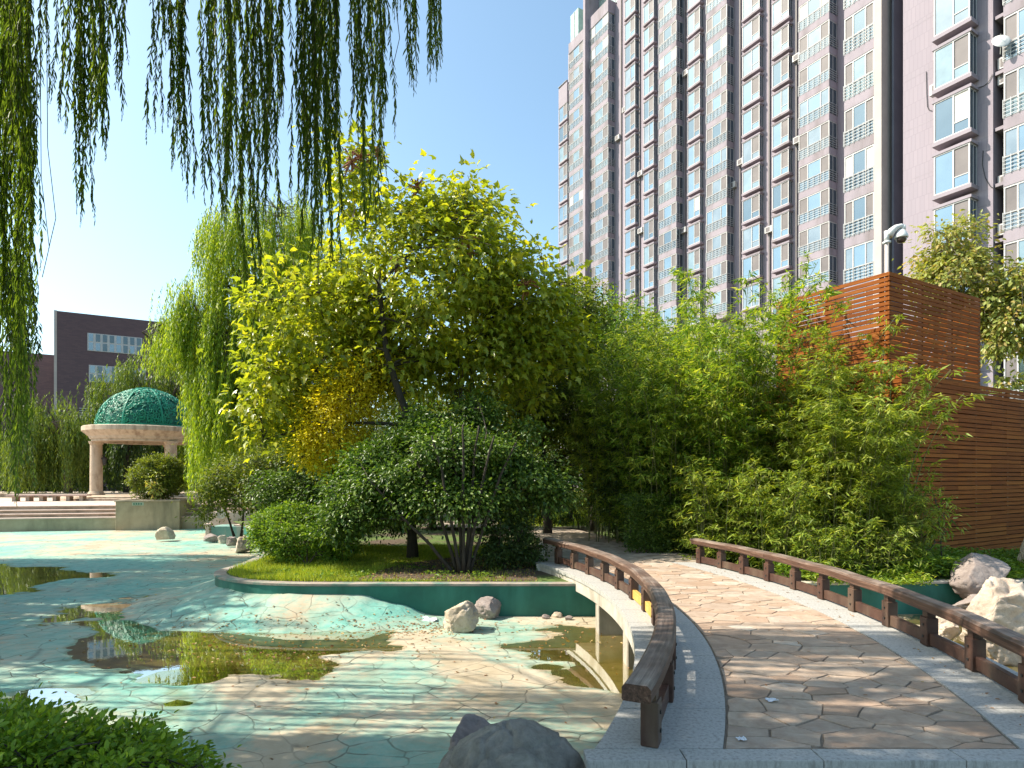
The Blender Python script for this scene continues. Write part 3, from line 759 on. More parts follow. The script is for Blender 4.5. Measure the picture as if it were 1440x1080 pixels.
def flagstones(name, inside, x0, x1, y0, y1, root, sizes, seed, ztop=.0, bounds=()):
    rd = random.Random(seed); pts = []
    tries = 0
    while tries < 9000:
        tries += 1
        p = (rd.uniform(x0, x1), rd.uniform(y0, y1)); r = rd.choice(sizes)
        # stones are longer across the bridge than along it
        if all(((p[0] - q[0]) * .72) ** 2 + (p[1] - q[1]) ** 2 > (.5 * (r + q[2])) ** 2 for q in pts): pts.append((p[0], p[1], r))
    mb = MB()
    for k, p in enumerate(pts):
        poly = [(p[0] - 1, p[1] - 1), (p[0] + 1, p[1] - 1), (p[0] + 1, p[1] + 1), (p[0] - 1, p[1] + 1)]
        for q in pts:
            if q is p or abs(q[0] - p[0]) > 2 or abs(q[1] - p[1]) > 2: continue
            nx_, ny_ = (q[0] - p[0]) * .52, q[1] - p[1]; mx, my = (p[0] + q[0]) / 2, (p[1] + q[1]) / 2
            w_ = (p[2] - q[2]) * .25; l = math.hypot(nx_, ny_)
            poly = clip(poly, nx_ / l, ny_ / l, (mx * nx_ + my * ny_) / l + w_)
            if len(poly) < 3: break
        if len(poly) < 3: continue
        for b in bounds:
            poly = b(poly)
            if len(poly) < 3: break
        if len(poly) < 3: continue
        poly = inset(poly, rd.uniform(.003, .008))
        if len(poly) < 3: continue
        # roughen the edges
        rp = []
        for j in range(len(poly)):
            a, b = Vector(poly[j]), Vector(poly[(j + 1) % len(poly)]); m_ = max(1, int((b - a).length / .07))
            for t in range(m_):
                q = a.lerp(b, t / m_)
                if t: q = q + Vector((-(b - a).y, (b - a).x)).normalized() * rd.uniform(-.007, .007)
                rp.append((q.x, q.y))
        area = .5 * sum(rp[j][0] * rp[(j + 1) % len(rp)][1] - rp[(j + 1) % len(rp)][0] * rp[j][1] for j in range(len(rp)))
        if area < .006: continue
        n = len(rp); h = rd.uniform(-.003, .003); sx, sy = rd.uniform(-.006, .006), rd.uniform(-.006, .006)
        cxm = sum(q[0] for q in rp) / n; cym = sum(q[1] for q in rp) / n
        top = [(cxm + (q[0] - cxm) * .985, cym + (q[1] - cym) * .985, ztop + h + (q[0] - cxm) * sx + (q[1] - cym) * sy) for q in rp]
        mid = [(q[0], q[1], ztop + h - .005) for q in rp]; bot = [(q[0], q[1], ztop - .03) for q in rp]
        vs = top + mid + bot; fs = [tuple(range(n))]
        for j in range(n):
            j2 = (j + 1) % n; fs += [(j2, j, n + j, n + j2), (n + j2, n + j, 2 * n + j, 2 * n + j2)]
        mb.add(vs, fs)
    return mb.build(name, M['flag'])
def arc_bound(R, outer):
    def f(poly):
        for k in range(14):                       # tangent half-planes for the outer arc, chord test for the inner one
            th = math.radians(-26 + 52 * k / 13); nx_, ny_ = math.cos(th), math.sin(th); c = CX * nx_ + CY * ny_ + R
            if outer: poly = clip(poly, nx_, ny_, c)
            if len(poly) < 3: return poly
        if not outer:
            n = len(poly); cx_ = sum(q[0] for q in poly) / n; cy_ = sum(q[1] for q in poly) / n
            # cut with the tangent at the nearest point of the arc, bulging towards the stone
            th = math.atan2(cy_ - CY, cx_ - CX); nx_, ny_ = math.cos(th), math.sin(th)
            poly = clip(poly, -nx_, -ny_, -(CX * nx_ + CY * ny_ + R))
        return poly
    return f
yb = [lambda p: clip(p, 0, -1, -(Y0 + .165)), lambda p: clip(p, 0, 1, Y1 + .35), arc_bound(R_F0, False), arc_bound(R_F1, True)]
att(flagstones('paving', None, 1.0, 4.2, Y0 - .1, Y1 + .7, br, [.12, .2, .26, .34, .42], 5, 0.0, yb), br)
mb = MB(); ring(mb, R_F0 - .01, R_F1 + .01, Y0 + .16, Y1 + .3, -.1, -.012 + .004, 30); att(mb.build('mortar_bed', M['grout']), br)
# piers
for (px, Y) in ((843, 8.75), (884, 7.25)):
    x = (px - 720) * Y / F
    mb = MB(); mb.box((x + .16, Y + .12, -.46), (.36, .30, .44), bev=.012); att(mb.build('pier', M['concrete']), br)
for (x, Y) in ((1.3, 5.5), (3.9, 8.6), (3.9, 6.6), (2.6, 8.6), (2.6, 6.8)):
    mb = MB(); mb.box((x, Y, -.46), (.36, .34, .44), bev=.012); att(mb.build('pier', M['concrete']), br)
mb = MB(); mb.box((2.55, 10.55, -.46), (3.3, 1.5, .44), bev=.01); att(mb.build('abutment', M['concrete']), br)

def railing(R, posts, ya, yb_, dR, new_boards=()):
    rl = empty('railing', (arcx(R, 7.42), 7.42, 0)); att(rl, br)
    inv = (br.matrix_basis @ Matrix()).inverted()
    def put(o): o.parent = rl; o.matrix_parent_inverse = Matrix.Translation(-Vector((arcx(R, 7.42), 7.42, 0))); return o
    # handrail: rounded-corner section swept along the arc, in lengths butted end to end
    sec = [(-.075, .34), (-.083, .35), (-.083, .415), (-.062, .438), (.062, .438), (.083, .415), (.083, .35), (.075, .34)]
    seg = [ya] + [posts[k] + .02 for k in range(2, len(posts) - 1, 3)] + [yb_]
    mb = MB(); s_acc = 0
    for a, b in zip(seg[:-1], seg[1:]):
        vs = []; fs = []; at = []; n = 14; m_ = len(sec)
        for k in range(n + 1):
            y = a + .0015 + (b - a - .003) * k / n; x = arcx(R + dR, y); th = math.atan2(y - CY, x - CX); ex, ey = math.cos(th), math.sin(th)
            wob = .004 * math.sin(y * 5.1)
            for (u, zz) in sec:
                vs.append((x + ex * u, y + ey * u, zz + wob)); at.append((y + a * 3, u, zz))
        for k in range(n):
            for j in range(m_): j2 = (j + 1) % m_; fs.append((k * m_ + j, k * m_ + j2, (k + 1) * m_ + j2, (k + 1) * m_ + j))
        fs += [tuple(range(m_ - 1, -1, -1)), tuple(n * m_ + j for j in range(m_))]
        mb.add(vs, fs, 0, at)
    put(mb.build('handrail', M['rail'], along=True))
    for k, y in enumerate(posts):
        x = arcx(R, y); th = math.atan2(y - CY, x - CX); X = Vector((math.cos(th), math.sin(th), 0)); Yd = Vector((-math.sin(th), math.cos(th), 0)); c = Vector((x, y, 0))
        mb = MB()
        mb.box(c + Vector((0, 0, .138)), (.105, .125, .268), X=X, Y=Yd, bev=.006)
        mb.box(c + Vector((0, 0, .305)), (.075, .085, .068), X=X, Y=Yd)
        for s in (-1, 1):
            for hz in (.09, .2): mb.box(c + X * (.056 * s) + Vector((0, 0, hz)), (.01, .02, .02), 1, X=X, Y=Yd)
        put(mb.build('post', [M['timber'], M['metal_dark']]))
        if k < len(posts) - 1:
            y2 = posts[k + 1]; x2 = arcx(R, y2); c2 = Vector((x2, y2, 0)); d = (c2 - c); l = d.length - .13; d.normalize(); nrm = Vector((d.y, -d.x, 0))
            mb = MB(); mb.box((c + c2) / 2 + Vector((0, 0, .078)), (.055, l, .11), X=nrm, Y=d, bev=.004)
            o = put(mb.build('bottom_board', M['timber_new'] if k in new_boards else M['timber']))
            if k in new_boards: o['label'] = 'fresh orange replacement board'
    return rl
r1 = railing(R_L, [3.66, 4.38, 5.11, 5.85, 6.58, 7.25, 7.95, 8.65, 9.3, 9.95, 10.55, 11.15], 3.42, 11.5, -.03, (4, 5))
r1['label'] = 'left railing, dark and worn'
r2 = railing(R_R, [3.55, 4.29, 5.04, 5.78, 6.51, 7.23, 7.94, 8.62, 9.3, 9.98, 10.6, 11.2], 3.3, 11.4, 0)
for rr_ in (r1, r2): rr_.location = rr_.location
# ------------------------------------------------------------------ rocks
def rock(name, label, c, dims, mat, seed, rz=0, group=None, rough=.22, planes=12, tilt=0, strata=0, sub=5):
    bm = bmesh.new(); bmesh.ops.create_icosphere(bm, subdivisions=sub, radius=1)
    rd = random.Random(seed); off = Vector((rd.uniform(-9, 9), rd.uniform(-9, 9), rd.uniform(-9, 9)))
    pls = []
    for _ in range(planes):
        n = Vector((rd.gauss(0, 1), rd.gauss(0, 1), rd.gauss(0, .8))).normalized(); pls.append((n, rd.uniform(.52, .86)))
    def cuts(p, soft):
        for n, d in pls:
            k = p.dot(n)
            if k > d: p = p - n * (k - d) * soft
        return p
    for v in bm.verts:
        p = cuts(v.co.normalized(), .9); q = p * 1.3 + off
        r = 1 + rough * noise.fractal(q, 1.0, 2.1, 3) * .7
        vd = noise.voronoi(q * 1.3 + Vector((noise.noise(q * 2), noise.noise(q * 2 + off), 0)) * .35)[0]; e_ = vd[1] - vd[0]
        r -= rough * .55 * max(0, .12 - e_) * 5
        if strata: r += strata * math.sin((p.z + .25 * noise.noise(q)) * 17) * .5
        p = cuts(p * r, .8)
        l = p.length; u = p / l
        l += rough * .11 * noise.fractal(q * 4, .6, 2.2, 5) - rough * .10 * max(0, .12 - abs(noise.noise(q * 3.1))) * 4
        v.co = u * l
    zs = min(v.co.z for v in bm.verts)
    for v in bm.verts:
        v.co = Vector((v.co.x * dims[0] / 2, v.co.y * dims[1] / 2, v.co.z * dims[2] / 2))
    me = bpy.data.meshes.new(name); bm.to_mesh(me); bm.free()
    me.polygons.foreach_set('use_smooth', [True] * len(me.polygons)); me.materials.append(mat)
    o = bpy.data.objects.new(name, me); COL.objects.link(o)
    o.location = c; o.rotation_euler = (0, tilt, rz); tag(o, label, 'rock', group)
    return o
def rock_px(name, label, x0, x1, ytop, ybase, mat, seed, z=-.65, depth=None, sink=.12, **kw):
    Yc = F * (1.6 - z) / (ybase - 669) ; w = (x1 - x0) * Yc / F; h = (ybase - ytop) * Yc / F
    dp = depth or w * .8; Yc += dp * .3
    return rock(name, label, ((( x0 + x1) / 2 - 720) * Yc / F, Yc, z + h / 2 - sink * h / 2), (w, dp, h * (1 + sink)), mat, seed, **kw)
rock_px('boulder', 'sunlit pale cracked boulder beside the teal wall of the island', 612, 677, 846, 891, M['rock_pale'], 21, planes=11, rough=.3, tilt=-.15)
rock_px('boulder', 'grey brown boulder in the shade just behind the sunlit cracked one', 666, 714, 841, 871, M['rock_brown'], 5, rough=.2)
rock_px('boulder', 'single round grey stone alone on the pool floor before the planter', 219, 246, 741, 762, M['rock_pale'], 9, rough=.12, planes=5)
rock('boulder', 'large smooth grey boulder in the shade at the bottom edge of the picture', (.02, 3.72, -.38), (.98, .85, .98), M['rock_grey'], 12, rough=.13, planes=8, sub=6)
rock('boulder', 'flat ledged brown stone leaning behind the large grey foreground boulder', (-.22, 4.4, -.42), (.60, .5, .84), M['rock_brown'], 33, rough=.18, strata=.05)
rock_px('boulder', 'biggest elongated pale stone of the row by the round bush', 325, 362, 754, 778, M['rock_white'], 15, rough=.2, rz=.5)
rock_px('boulder', 'dark pitted stone at the left end of the row of stones', 286, 309, 749, 764, M['rock_brown'], 16, rough=.3)
rock_px('boulder', 'small pale pinkish stone second in the row of stones', 306, 321, 753, 765, M['rock_white'], 17, rough=.3)
rock_px('boulder', 'small brown stone tucked behind the biggest stone of the row', 316, 334, 753, 770, M['rock_brown'], 18, rough=.25)
rock('boulder', 'large white weathered limestone rock behind the right railing', (5.95, 7.5, -.24), (1.2, 1.0, 1.22), M['rock_white'], 52, rough=.26, planes=13, sub=6)
rock('boulder', 'grey brown flat topped rock standing against the wood slat wall planting', (7.6, 10.0, -.05), (1.1, .9, .86), M['rock_brown'], 28, rough=.2, planes=9)
rock('boulder', 'low dark rock shelf under the grey brown flat topped rock', (7.55, 9.55, -.42), (1.7, .8, .55), M['rock_brown'], 44, rough=.25)
rock('boulder', 'small pale pitted stone between the rock shelf and the white rock', (5.72, 8.15, -.42), (.42, .36, .34), M['rock_white'], 31, rough=.4)
rock('boulder', 'pale rock at the right edge above the ground cover', (9.35, 10.9, .35), (.7, .6, 1.0), M['rock_pale'], 77, rough=.25)
for k, (px, py, w, lb) in enumerate([(768, 864, .16, 'leftmost little stone under the bridge end'), (783, 862, .22, 'middle little stone under the bridge end, palest of three'), (800, 866, .15, 'rightmost little stone under the bridge end')]):
    g = G(px, py + 6, -.65); rock('pebble', lb, (g.x, g.y, -.62), (w, w * .8, w * .6), M['rock_pale'] if k == 1 else M['rock_brown'], 60 + k, rough=.25, sub=3, group='little stones by the teal wall under the bridge')

# paper scraps and litter
def scrap(label, c, s, seed):
    rd = random.Random(seed); mb = MB(); n = 5
    vs = [(c[0] + s * (i / n - .5) * 1.4 + rd.gauss(0, .06) * s, c[1] + s * (j / n - .5) + rd.gauss(0, .06) * s, c[2] + s * .05 + abs(rd.gauss(0, .13)) * s) for j in range(n + 1) for i in range(n + 1)]
    fs = [(j * (n + 1) + i, j * (n + 1) + i + 1, (j + 1) * (n + 1) + i + 1, (j + 1) * (n + 1) + i) for j in range(n) for i in range(n)]
    mb.add(vs, fs); tag(mb.build('paper_scrap', M['paper']), label, 'litter')
g = G(1085, 986); scrap('white paper scrap on a flagstone left of the bridge centre', (g.x, g.y, .004), .055, 1)
g = G(1043, 1041); scrap('crumpled white paper near the front kerb of the bridge', (g.x, g.y, .004), .04, 2)
g = G(604, 874, -.65); scrap('white rag lying left of the sunlit cracked boulder', (g.x, g.y, -.64), .17, 3)
# fallen leaves
def scatter(name, n, fn, L, mat, seed, label, z=None):
    rng = np.random.default_rng(seed); p = fn(rng, n); n = len(p)
    ax = rng.normal(size=(n, 3)); ax[:, 2] *= .15; nr = np.array([0, 0, 1.]) + rng.normal(size=(n, 3)) * .25
    Ls = L * rng.uniform(.5, 1.3, n)
    o = leaves(name, p, ax, nr, Ls, Ls * .45, T_OVAL, mat); tag(o, label, None, kind='stuff'); return o
def on_bed(rng, n):
    x = rng.normal(-.6, 1.5, n); y = rng.normal(8.8, .8, n)
    x = np.concatenate([x, rng.normal(-3.6, 1.0, n // 2), rng.uniform(-9, 4.5, n), rng.normal(-1.3, .35, n // 2), rng.uniform(-5, -1, n // 3)]); y = np.concatenate([y, rng.normal(8.0, .5, n // 2), rng.uniform(4.5, 18, n), rng.normal(9.0, .22, n // 2), rng.normal(9.1, .12, n // 3)])
    k = (y > 4.2) & ((y < 9.7) | (x < -6)); x, y = x[k], y[k]
    return np.stack([x, y, np.maximum(bed_height(x, y), -.653) + .006], 1)
scatter('fallen_leaves', 420, on_bed, .05, M['litter'], 5, 'dry leaves scattered over the pool floor')
def on_deck(rng, n):
    y = rng.uniform(Y0 + .1, 11.2, n); r = np.where(rng.random(n) < .5, R_F1 + .2 + rng.normal(0, .06, n), rng.uniform(R_F0, R_F1, n))
    return np.stack([CX + np.sqrt(r * r - (y - CY) ** 2), y, np.full(n, .01)], 1)
scatter('deck_litter', 130, on_deck, .03, M['litter'], 6, 'small dry leaves on the bridge paving')
def on_soil(rng, n):
    x = rng.uniform(-2.5, .4, n); y = rng.uniform(10.1, 13.0, n); return np.stack([x, y, np.full(n, -.112)], 1)
scatter('leaf_mulch', 1400, on_soil, .05, M['litter'], 7, 'dry leaf mulch under the multi stem shrub')

# ------------------------------------------------------------------ steps, planter, ledges at the back of the pool
ang = math.atan2(.19, .982); E = Vector((.982, .19, 0)); Bk = Vector((-.19, .982, 0)); O_ = Vector((-16.3, 25.4, 0))
def step_block(mb, s0, s1, b0, b1, z0, z1, mi=0, bev=0):
    c = O_ + E * ((s0 + s1) / 2) + Bk * ((b0 + b1) / 2); mb.box((c.x, c.y, (z0 + z1) / 2), (s1 - s0, b1 - b0, z1 - z0), mi, X=E, Y=Bk, bev=bev)
st = empty('plaza_steps', O_, label='long low stone steps rising from the pool floor to the plaza', cat='steps')
for seg in ((-26, 0.0), (2.42, 8)):
    mb = MB(); step_block(mb, seg[0], seg[1], 0, 12, -.8, -.16); att(mb.build('base_wall', M['wall_stained']), st)
    z = -.16
    for k, (b, h) in enumerate(((-.02, .05), (.42, .14), (.84, .14), (1.26, .15))):
        mb = MB()
        if k: step_block(mb, seg[0], seg[1], b + .03, 12 + k * .01, z, z + h - .035)
        step_block(mb, seg[0], seg[1], b - .01, 12 - k * .01, z + h - .035 if k else z, z + h, 1)
        att(mb.build('tread', [M['stone_step'], M['pink_stone']]), st); z += h
PZ = z
mb = MB(); mb.box((-20, 42, PZ - .3), (60, 26, .62 - .0), X=E, Y=Bk); o = mb.build('plaza_floor', M['stone_step']); tag(o, kind='structure')
o.location.z = -.012
pb = empty('stone_planter', O_, label='square stone planter box with a small pale plaque, on the pool steps', cat='planter')
mb = MB(); step_block(mb, 0.0, 2.42, -.25, 2.1, -.8, .53, 0, .01); att(mb.build('box', M['wall_stained']), pb)
mb = MB(); step_block(mb, -.04, 2.46, -.29, -.02, .53, .60, 0, .008); step_block(mb, -.04, 2.46, 1.9, 2.14, .53, .60, 0, .008)
step_block(mb, -.04, .18, -.02, 1.9, .53, .60); step_block(mb, 2.24, 2.46, -.02, 1.9, .53, .60); att(mb.build('rim', M['stone_step']), pb)
mb = MB(); step_block(mb, .18, 2.24, -.02, 1.9, .5, .555); att(mb.build('soil', M['soil']), pb)
mb = MB(); step_block(mb, .62, 1.06, -.262, -.25, .37, .51); att(mb.build('plaque', M['plaque']), pb)
mb = MB()
for k in range(4): step_block(mb, .67 + k * .09, .72 + k * .09, -.266, -.262, .41, .47)
step_block(mb, .66, 1.0, -.266, -.262, .388, .396); att(mb.build('plaque_marks', M['dome_inner']), pb)

lw = empty('plaza_bench', P(60, 700, 31), label='low stone bench on short legs at the plaza left of the rotunda', cat='bench')
mb = MB(); c = P(70, 697, 31); mb.box((c.x, c.y, .62), (3.6, .5, .09), X=E, Y=Bk, bev=.01); att(mb.build('seat', M['pink_stone']), lw)
for k in range(6):
    mb = MB(); q = c + E * (-1.5 + .6 * k); mb.box((q.x, q.y, .44), (.16, .4, .30), X=E, Y=Bk); att(mb.build('leg', M['stone_step']), lw)
cw = empty('plaza_kerb', P(60, 700, 36), label='long low stone kerb behind the bench at the plaza edge', cat='kerb')
mb = MB(); c = P(40, 699, 37); mb.box((c.x, c.y, .42), (16, .4, .26), X=E, Y=Bk, bev=.02); att(mb.build('kerb_stone', M['stone_warm']), cw)

bl = empty('ledge_wall', P(330, 745, 24), label='pinkish stone block wall with a round medallion right of the planter', cat='wall')
a = P(293, 745, 23.6); mb = MB(); mb.box((a.x + 1.6, 24.3, -.26), (3.2, 1.2, .92), bev=.01); att(mb.build('block', M['pink_stone']), bl)
mb = MB(); c = P(311, 723, 23.68); mb.lathe([(0, 0), (.19, 0), (.19, .03), (.15, .035), (.14, .02), (.06, .02), (.05, .035), (0, .035)], (0, 0, 0), 24)
mb.v = [(c.x + v[0], 23.70 - v[2], c.z + v[1]) for v in mb.v]; att(mb.build('medallion', M['concrete']), bl)
tr_ = empty('trough_basin', P(320, 757, 22), label='worn turquoise painted basin ledge with a small pink end post', cat='basin')
mb = MB(); mb.box((-9.55, 22.55, -.44), (2.6, .9, .44), bev=.01); att(mb.build('painted_face', M['teal_worn']), tr_)
mb = MB(); mb.box((-9.1, 22.62, -.195), (1.9, .96, .05), bev=.008); att(mb.build('coping', M['pink_stone']), tr_)
mb = MB(); mb.box((-8.4, 22.9, -.08), (1.9, .8, .07), bev=.008); att(mb.build('coping', M['pink_stone']), tr_)
mb = MB(); mb.box((-10.93, 22.1, -.42), (.14, .2, .5), bev=.01); mb.box((-10.93, 22.1, -.145), (.22, .28, .06), bev=.01); att(mb.build('end_post', M['pink_stone']), tr_)

# ------------------------------------------------------------------ rotunda (domed gazebo)
gc = Vector(((206 - 720) * 35.6 / F, 35.6, 0)); K_ = .87; gz = empty('rotunda', (gc.x, gc.y, PZ), label='domed rotunda with green openwork dome on tan stone columns', cat='rotunda')
Z1 = .52
mb = MB(); mb.lathe([(4.35, 0), (4.35, .11), (4.30, .12), (3.95, .12), (3.95, Z1 - PZ - .01), (3.9, Z1 - PZ), (0, Z1 - PZ)], (gc.x, gc.y, PZ), 64); att(mb.build('base_steps', M['stone_warm']), gz)
zt = 3.52
for k, an in enumerate((-150, -30, 90)):
    cxk = gc.x + 2.78 * K_ * math.cos(math.radians(an)); cyk = gc.y + 2.78 * K_ * math.sin(math.radians(an))
    mb = MB(); mb.lathe([(.42, 0), (.42, .08), (.39, .10), (.37, .16), (.32, .2), (.31, .3), (.305, 1.6), (.29, zt - Z1 - .18), (.33, zt - Z1 - .15), (.36, zt - Z1 - .05), (.38, zt - Z1)], (cxk, cyk, Z1), 28)
    col_ = att(mb.build('column', M['stone_warm'], smooth=False), gz)
    if an != 90:
        sgn = 1 if an == -150 else -1; lx = cxk + sgn * .40
        mb = MB(); mb.tube([(cxk + sgn * .33, cyk, 2.72), (lx + sgn * .06, cyk, 2.78), (lx + sgn * .06, cyk, 2.70)], .02, 6)
        mb.lathe([(0, .16), (.16, .02), (.17, 0), (.12, -.02), (.09, -.3), (.05, -.34), (0, -.4)], (lx + sgn * .06, cyk, 2.55), 8)
        att(mb.build('wall_lantern', M['metal_dark']), gz)
mb = MB(); mb.lathe([(r_ * K_, z_) for r_, z_ in [(2.2, 3.5), (3.05, 3.5), (3.05, 3.62), (3.12, 3.63), (3.20, 3.78), (3.42, 3.95), (3.56, 4.06), (3.58, 4.07), (3.58, 4.30), (3.52, 4.34), (2.75, 4.38)]], (gc.x, gc.y, 0), 72)
mb.lathe([(2.2 * K_, 3.5), (2.2 * K_, 4.3), (0.0, 4.3)], (gc.x, gc.y, 0), 48)
att(mb.build('entablature', M['stone_warm']), gz)
DR, DH, DZ = 2.45, 2.22, 4.36
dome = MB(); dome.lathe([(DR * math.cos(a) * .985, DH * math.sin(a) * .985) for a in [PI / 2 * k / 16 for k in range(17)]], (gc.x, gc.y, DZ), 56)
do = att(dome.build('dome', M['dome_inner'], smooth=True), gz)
def dpt(th, ph, k=1.0): return Vector((gc.x + DR * k * math.cos(ph) * math.cos(th), gc.y + DR * k * math.cos(ph) * math.sin(th), DZ + DH * k * math.sin(ph)))
for k in range(8):
    th = math.radians(k * 45 - 90 + 4); mb = MB()
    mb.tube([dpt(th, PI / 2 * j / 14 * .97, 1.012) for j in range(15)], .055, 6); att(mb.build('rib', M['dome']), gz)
mb = MB(); mb.lathe([(DR + .02, -.02), (DR + .07, .0), (DR + .07, .09), (DR, .11)], (gc.x, gc.y, DZ), 56); mb.lathe([(.55, DH - .05), (.55, DH + .06), (.3, DH + .1), (0, DH + .1)], (gc.x, gc.y, DZ), 20)
att(mb.build('dome_rings', M['dome']), gz)
rd = random.Random(4); mb = MB()
for k in range(1500):                      # curled metal scrollwork over the dome
    ph = math.asin(rd.random() * .98) ; th = rd.uniform(0, 2 * PI)
    if math.sin(th) > .35: continue
    c = dpt(th, ph, 1.015); n = (c - Vector((gc.x, gc.y, DZ))).normalized(); a = n.cross(Vector((0, 0, 1))).normalized(); b = n.cross(a)
    r = rd.uniform(.07, .16); s0 = rd.uniform(0, 6.28); sp = rd.choice((-1, 1)); pts = []
    for j in range(7):
        t = j / 6; rr = r * (1 - .6 * t); an = s0 + sp * t * 5.0; pts.append(c + a * rr * math.cos(an) + b * rr * math.sin(an) + n * .012)
    mb.tube(pts, [.026, .024, .022, .02, .018, .022, .03], 4, cap=False)
att(mb.build('scrollwork', M['dome']), gz)

# ------------------------------------------------------------------ slatted timber enclosure
def slat_panel(mb, p0, d, n_in, L, z0, z1, pitch=.095, hgt=.078, th=.028, seed=0, seg=1.45):
    rd = random.Random(seed); z = z0
    while z + hgt <= z1 + .001:
        s = 0; 
        while s < L - .01:
            l = min(seg if s else rd.choice((seg, seg * .5)), L - s)
            jz = rd.gauss(0, .0025); sk = rd.gauss(0, .0015)
            c = p0 + d * (s + l / 2) + n_in * (th / 2 + rd.uniform(0, .003))
            mb.box((c.x, c.y, z + hgt / 2 + jz), (l - .003, th, hgt * rd.uniform(.96, 1.03)), X=d, Y=n_in)
            s += l
        z += pitch
def posts_(root, p0, d, n_in, L, z0, z1, k):
    for j in range(k + 1):
        mb = MB(); c = p0 + d * (L * j / k * .985 + .085) + n_in * .075; mb.box((c.x, c.y, (z0 + z1) / 2), (.07, .07, z1 - z0), X=d, Y=n_in); att(mb.build('post', M['timber']), root)
DL = -NF * 0 + Vector((.866, .499, 0)).normalized()     # towards the right-hand vanishing point
INL = Vector((-.499, .866, 0)).normalized()             # into the structure from its right face
C0 = Vector((7.49, 11.8, 0))
low = empty('slat_enclosure', C0, label='long lower enclosure of horizontal cedar slats behind the bamboo', cat='enclosure')
mb = MB(); slat_panel(mb, C0, DL, INL, 9.0, -.12, 3.60, seed=1); att(mb.build('front_slats', M['slat'], along=True), low)
mb = MB(); slat_panel(mb, C0 + INL * .03, INL, DL, 6.0, -.12, 3.60, seed=2); att(mb.build('side_slats', M['slat'], along=True), low)
posts_(low, C0, DL, INL, 9, -.12, 3.5, 6); posts_(low, C0 + INL * .1, INL, DL, 6, -.12, 3.5, 4)
mb = MB(); c = C0 + DL * 4.5 + INL * .3; mb.box((c.x, c.y, 1.7), (8.8, .03, 3.5), X=DL, Y=INL); c = C0 + INL * 3 + DL * .3; mb.box((c.x, c.y, 1.7), (.03, 5.4, 3.5), X=DL, Y=INL); att(mb.build('inner_lining', M['bark_dark']), low)
C1 = C0 + INL * .20 - DL * .05
up_ = empty('slat_tower', C1 + Vector((0, 0, 3.3)), label='taller box of cedar slats rising above the lower enclosure, gaps in its top boards', cat='enclosure')
mb = MB(); slat_panel(mb, C1, DL, INL, 3.66, 3.70 - .095 * 8, 5.60, seed=3, hgt=.074); att(mb.build('front_slats', M['slat'], along=True), up_)
mb = MB(); slat_panel(mb, C1 + INL * .03, INL, DL, 2.5, 3.70 - .095 * 8, 5.60, seed=4, hgt=.074); att(mb.build('side_slats', M['slat'], along=True), up_)
mb = MB(); slat_panel(mb, C1 + DL * 3.66 + INL * .03, INL, -DL, 2.5, 3.70, 5.40, seed=5, hgt=.078); att(mb.build('side_slats', M['slat'], along=True), up_)
posts_(up_, C1, DL, INL, 3.66, 2.9, 5.55, 3); posts_(up_, C1 + INL * .1, INL, DL, 2.3, 2.9, 5.55, 2)
mb = MB(); c = C1 + DL * 1.83 + INL * 2.5; mb.box((c.x, c.y, 4.0), (3.6, .03, 2.2), X=DL, Y=INL); att(mb.build('back_board', M['timber']), up_)

# security camera on its pole
cp = P(1247, 340, 14.6)
cc = empty('security_camera', (cp.x, cp.y, -.14), label='white dome security camera on a curved arm atop a pale pole', cat='camera')
mb = MB(); mb.tube([(cp.x, cp.y, -.14), (cp.x, cp.y, cp.z + .02)], .045, 14); att(mb.build('pole', M['pillar_tile'], smooth=True), cc)
k_ = 14.6 / F
mb = MB(); mb.tube([(cp.x, cp.y, cp.z), (cp.x, cp.y, cp.z + 15 * k_)], .055, 12); mb.box((cp.x, cp.y, cp.z - 1 * k_), (.13, .13, .05)); 
mb.tube([P(1250, 332, 14.6), P(1254, 325, 14.6), P(1260, 320, 14.55), P(1267, 317.5, 14.55), P(1270.5, 318, 14.55)], [.09, .085, .07, .05, .045], 10); mb.tube([P(1270.5, 317, 14.55), P(1270.5, 323, 14.55)], .05, 10)
att(mb.build('arm', M['white_metal'], smooth=True), cc)
c = P(1267.5, 323, 14.55); mb = MB(); mb.lathe([(0, 0), (.06, 0), (.09, -.04), (.14, -.14), (.145, -.19), (.14, -.20), (.12, -.205)], tuple(c), 24); att(mb.build('housing', M['white_metal'], smooth=True), cc)
mb = MB(); mb.lathe([(.115, -.2), (.11, -.25), (.075, -.3), (0, -.32)], tuple(c), 20); att(mb.build('lens_dome', M['cctv_glass'], smooth=True), cc)
# ------------------------------------------------------------------ apartment buildings
RF = -UF                                        # to the right along the facade
OUT = -NF                                       # outward normal
def s_of(px, n0):
    a = (px - 720) / F; return n0 * (NF.x - a * NF.y) / (NF.y * 1.0 + a * NF.x * 1.0) if False else n0 * (.866 - .499 * a) / (.499 + .866 * a)
def fp(n0, s, z): q = NF * n0 + UF * s; return Vector((q.x, q.y, z))
def zat(px, py, n0):
    q = fp(n0, s_of(px, n0), 0); return 1.6 + (669 - py) * q.y / F

def child(name, me, parent, loc=(0, 0, 0)):
    o = bpy.data.objects.new(name, me); COL.objects.link(o); o.parent = parent; o.location = loc; return o
def local_mesh(fn, name, mats):
    mb = MB(); fn(mb); o = mb.build(name, mats); me = o.data; bpy.data.objects.remove(o); return me

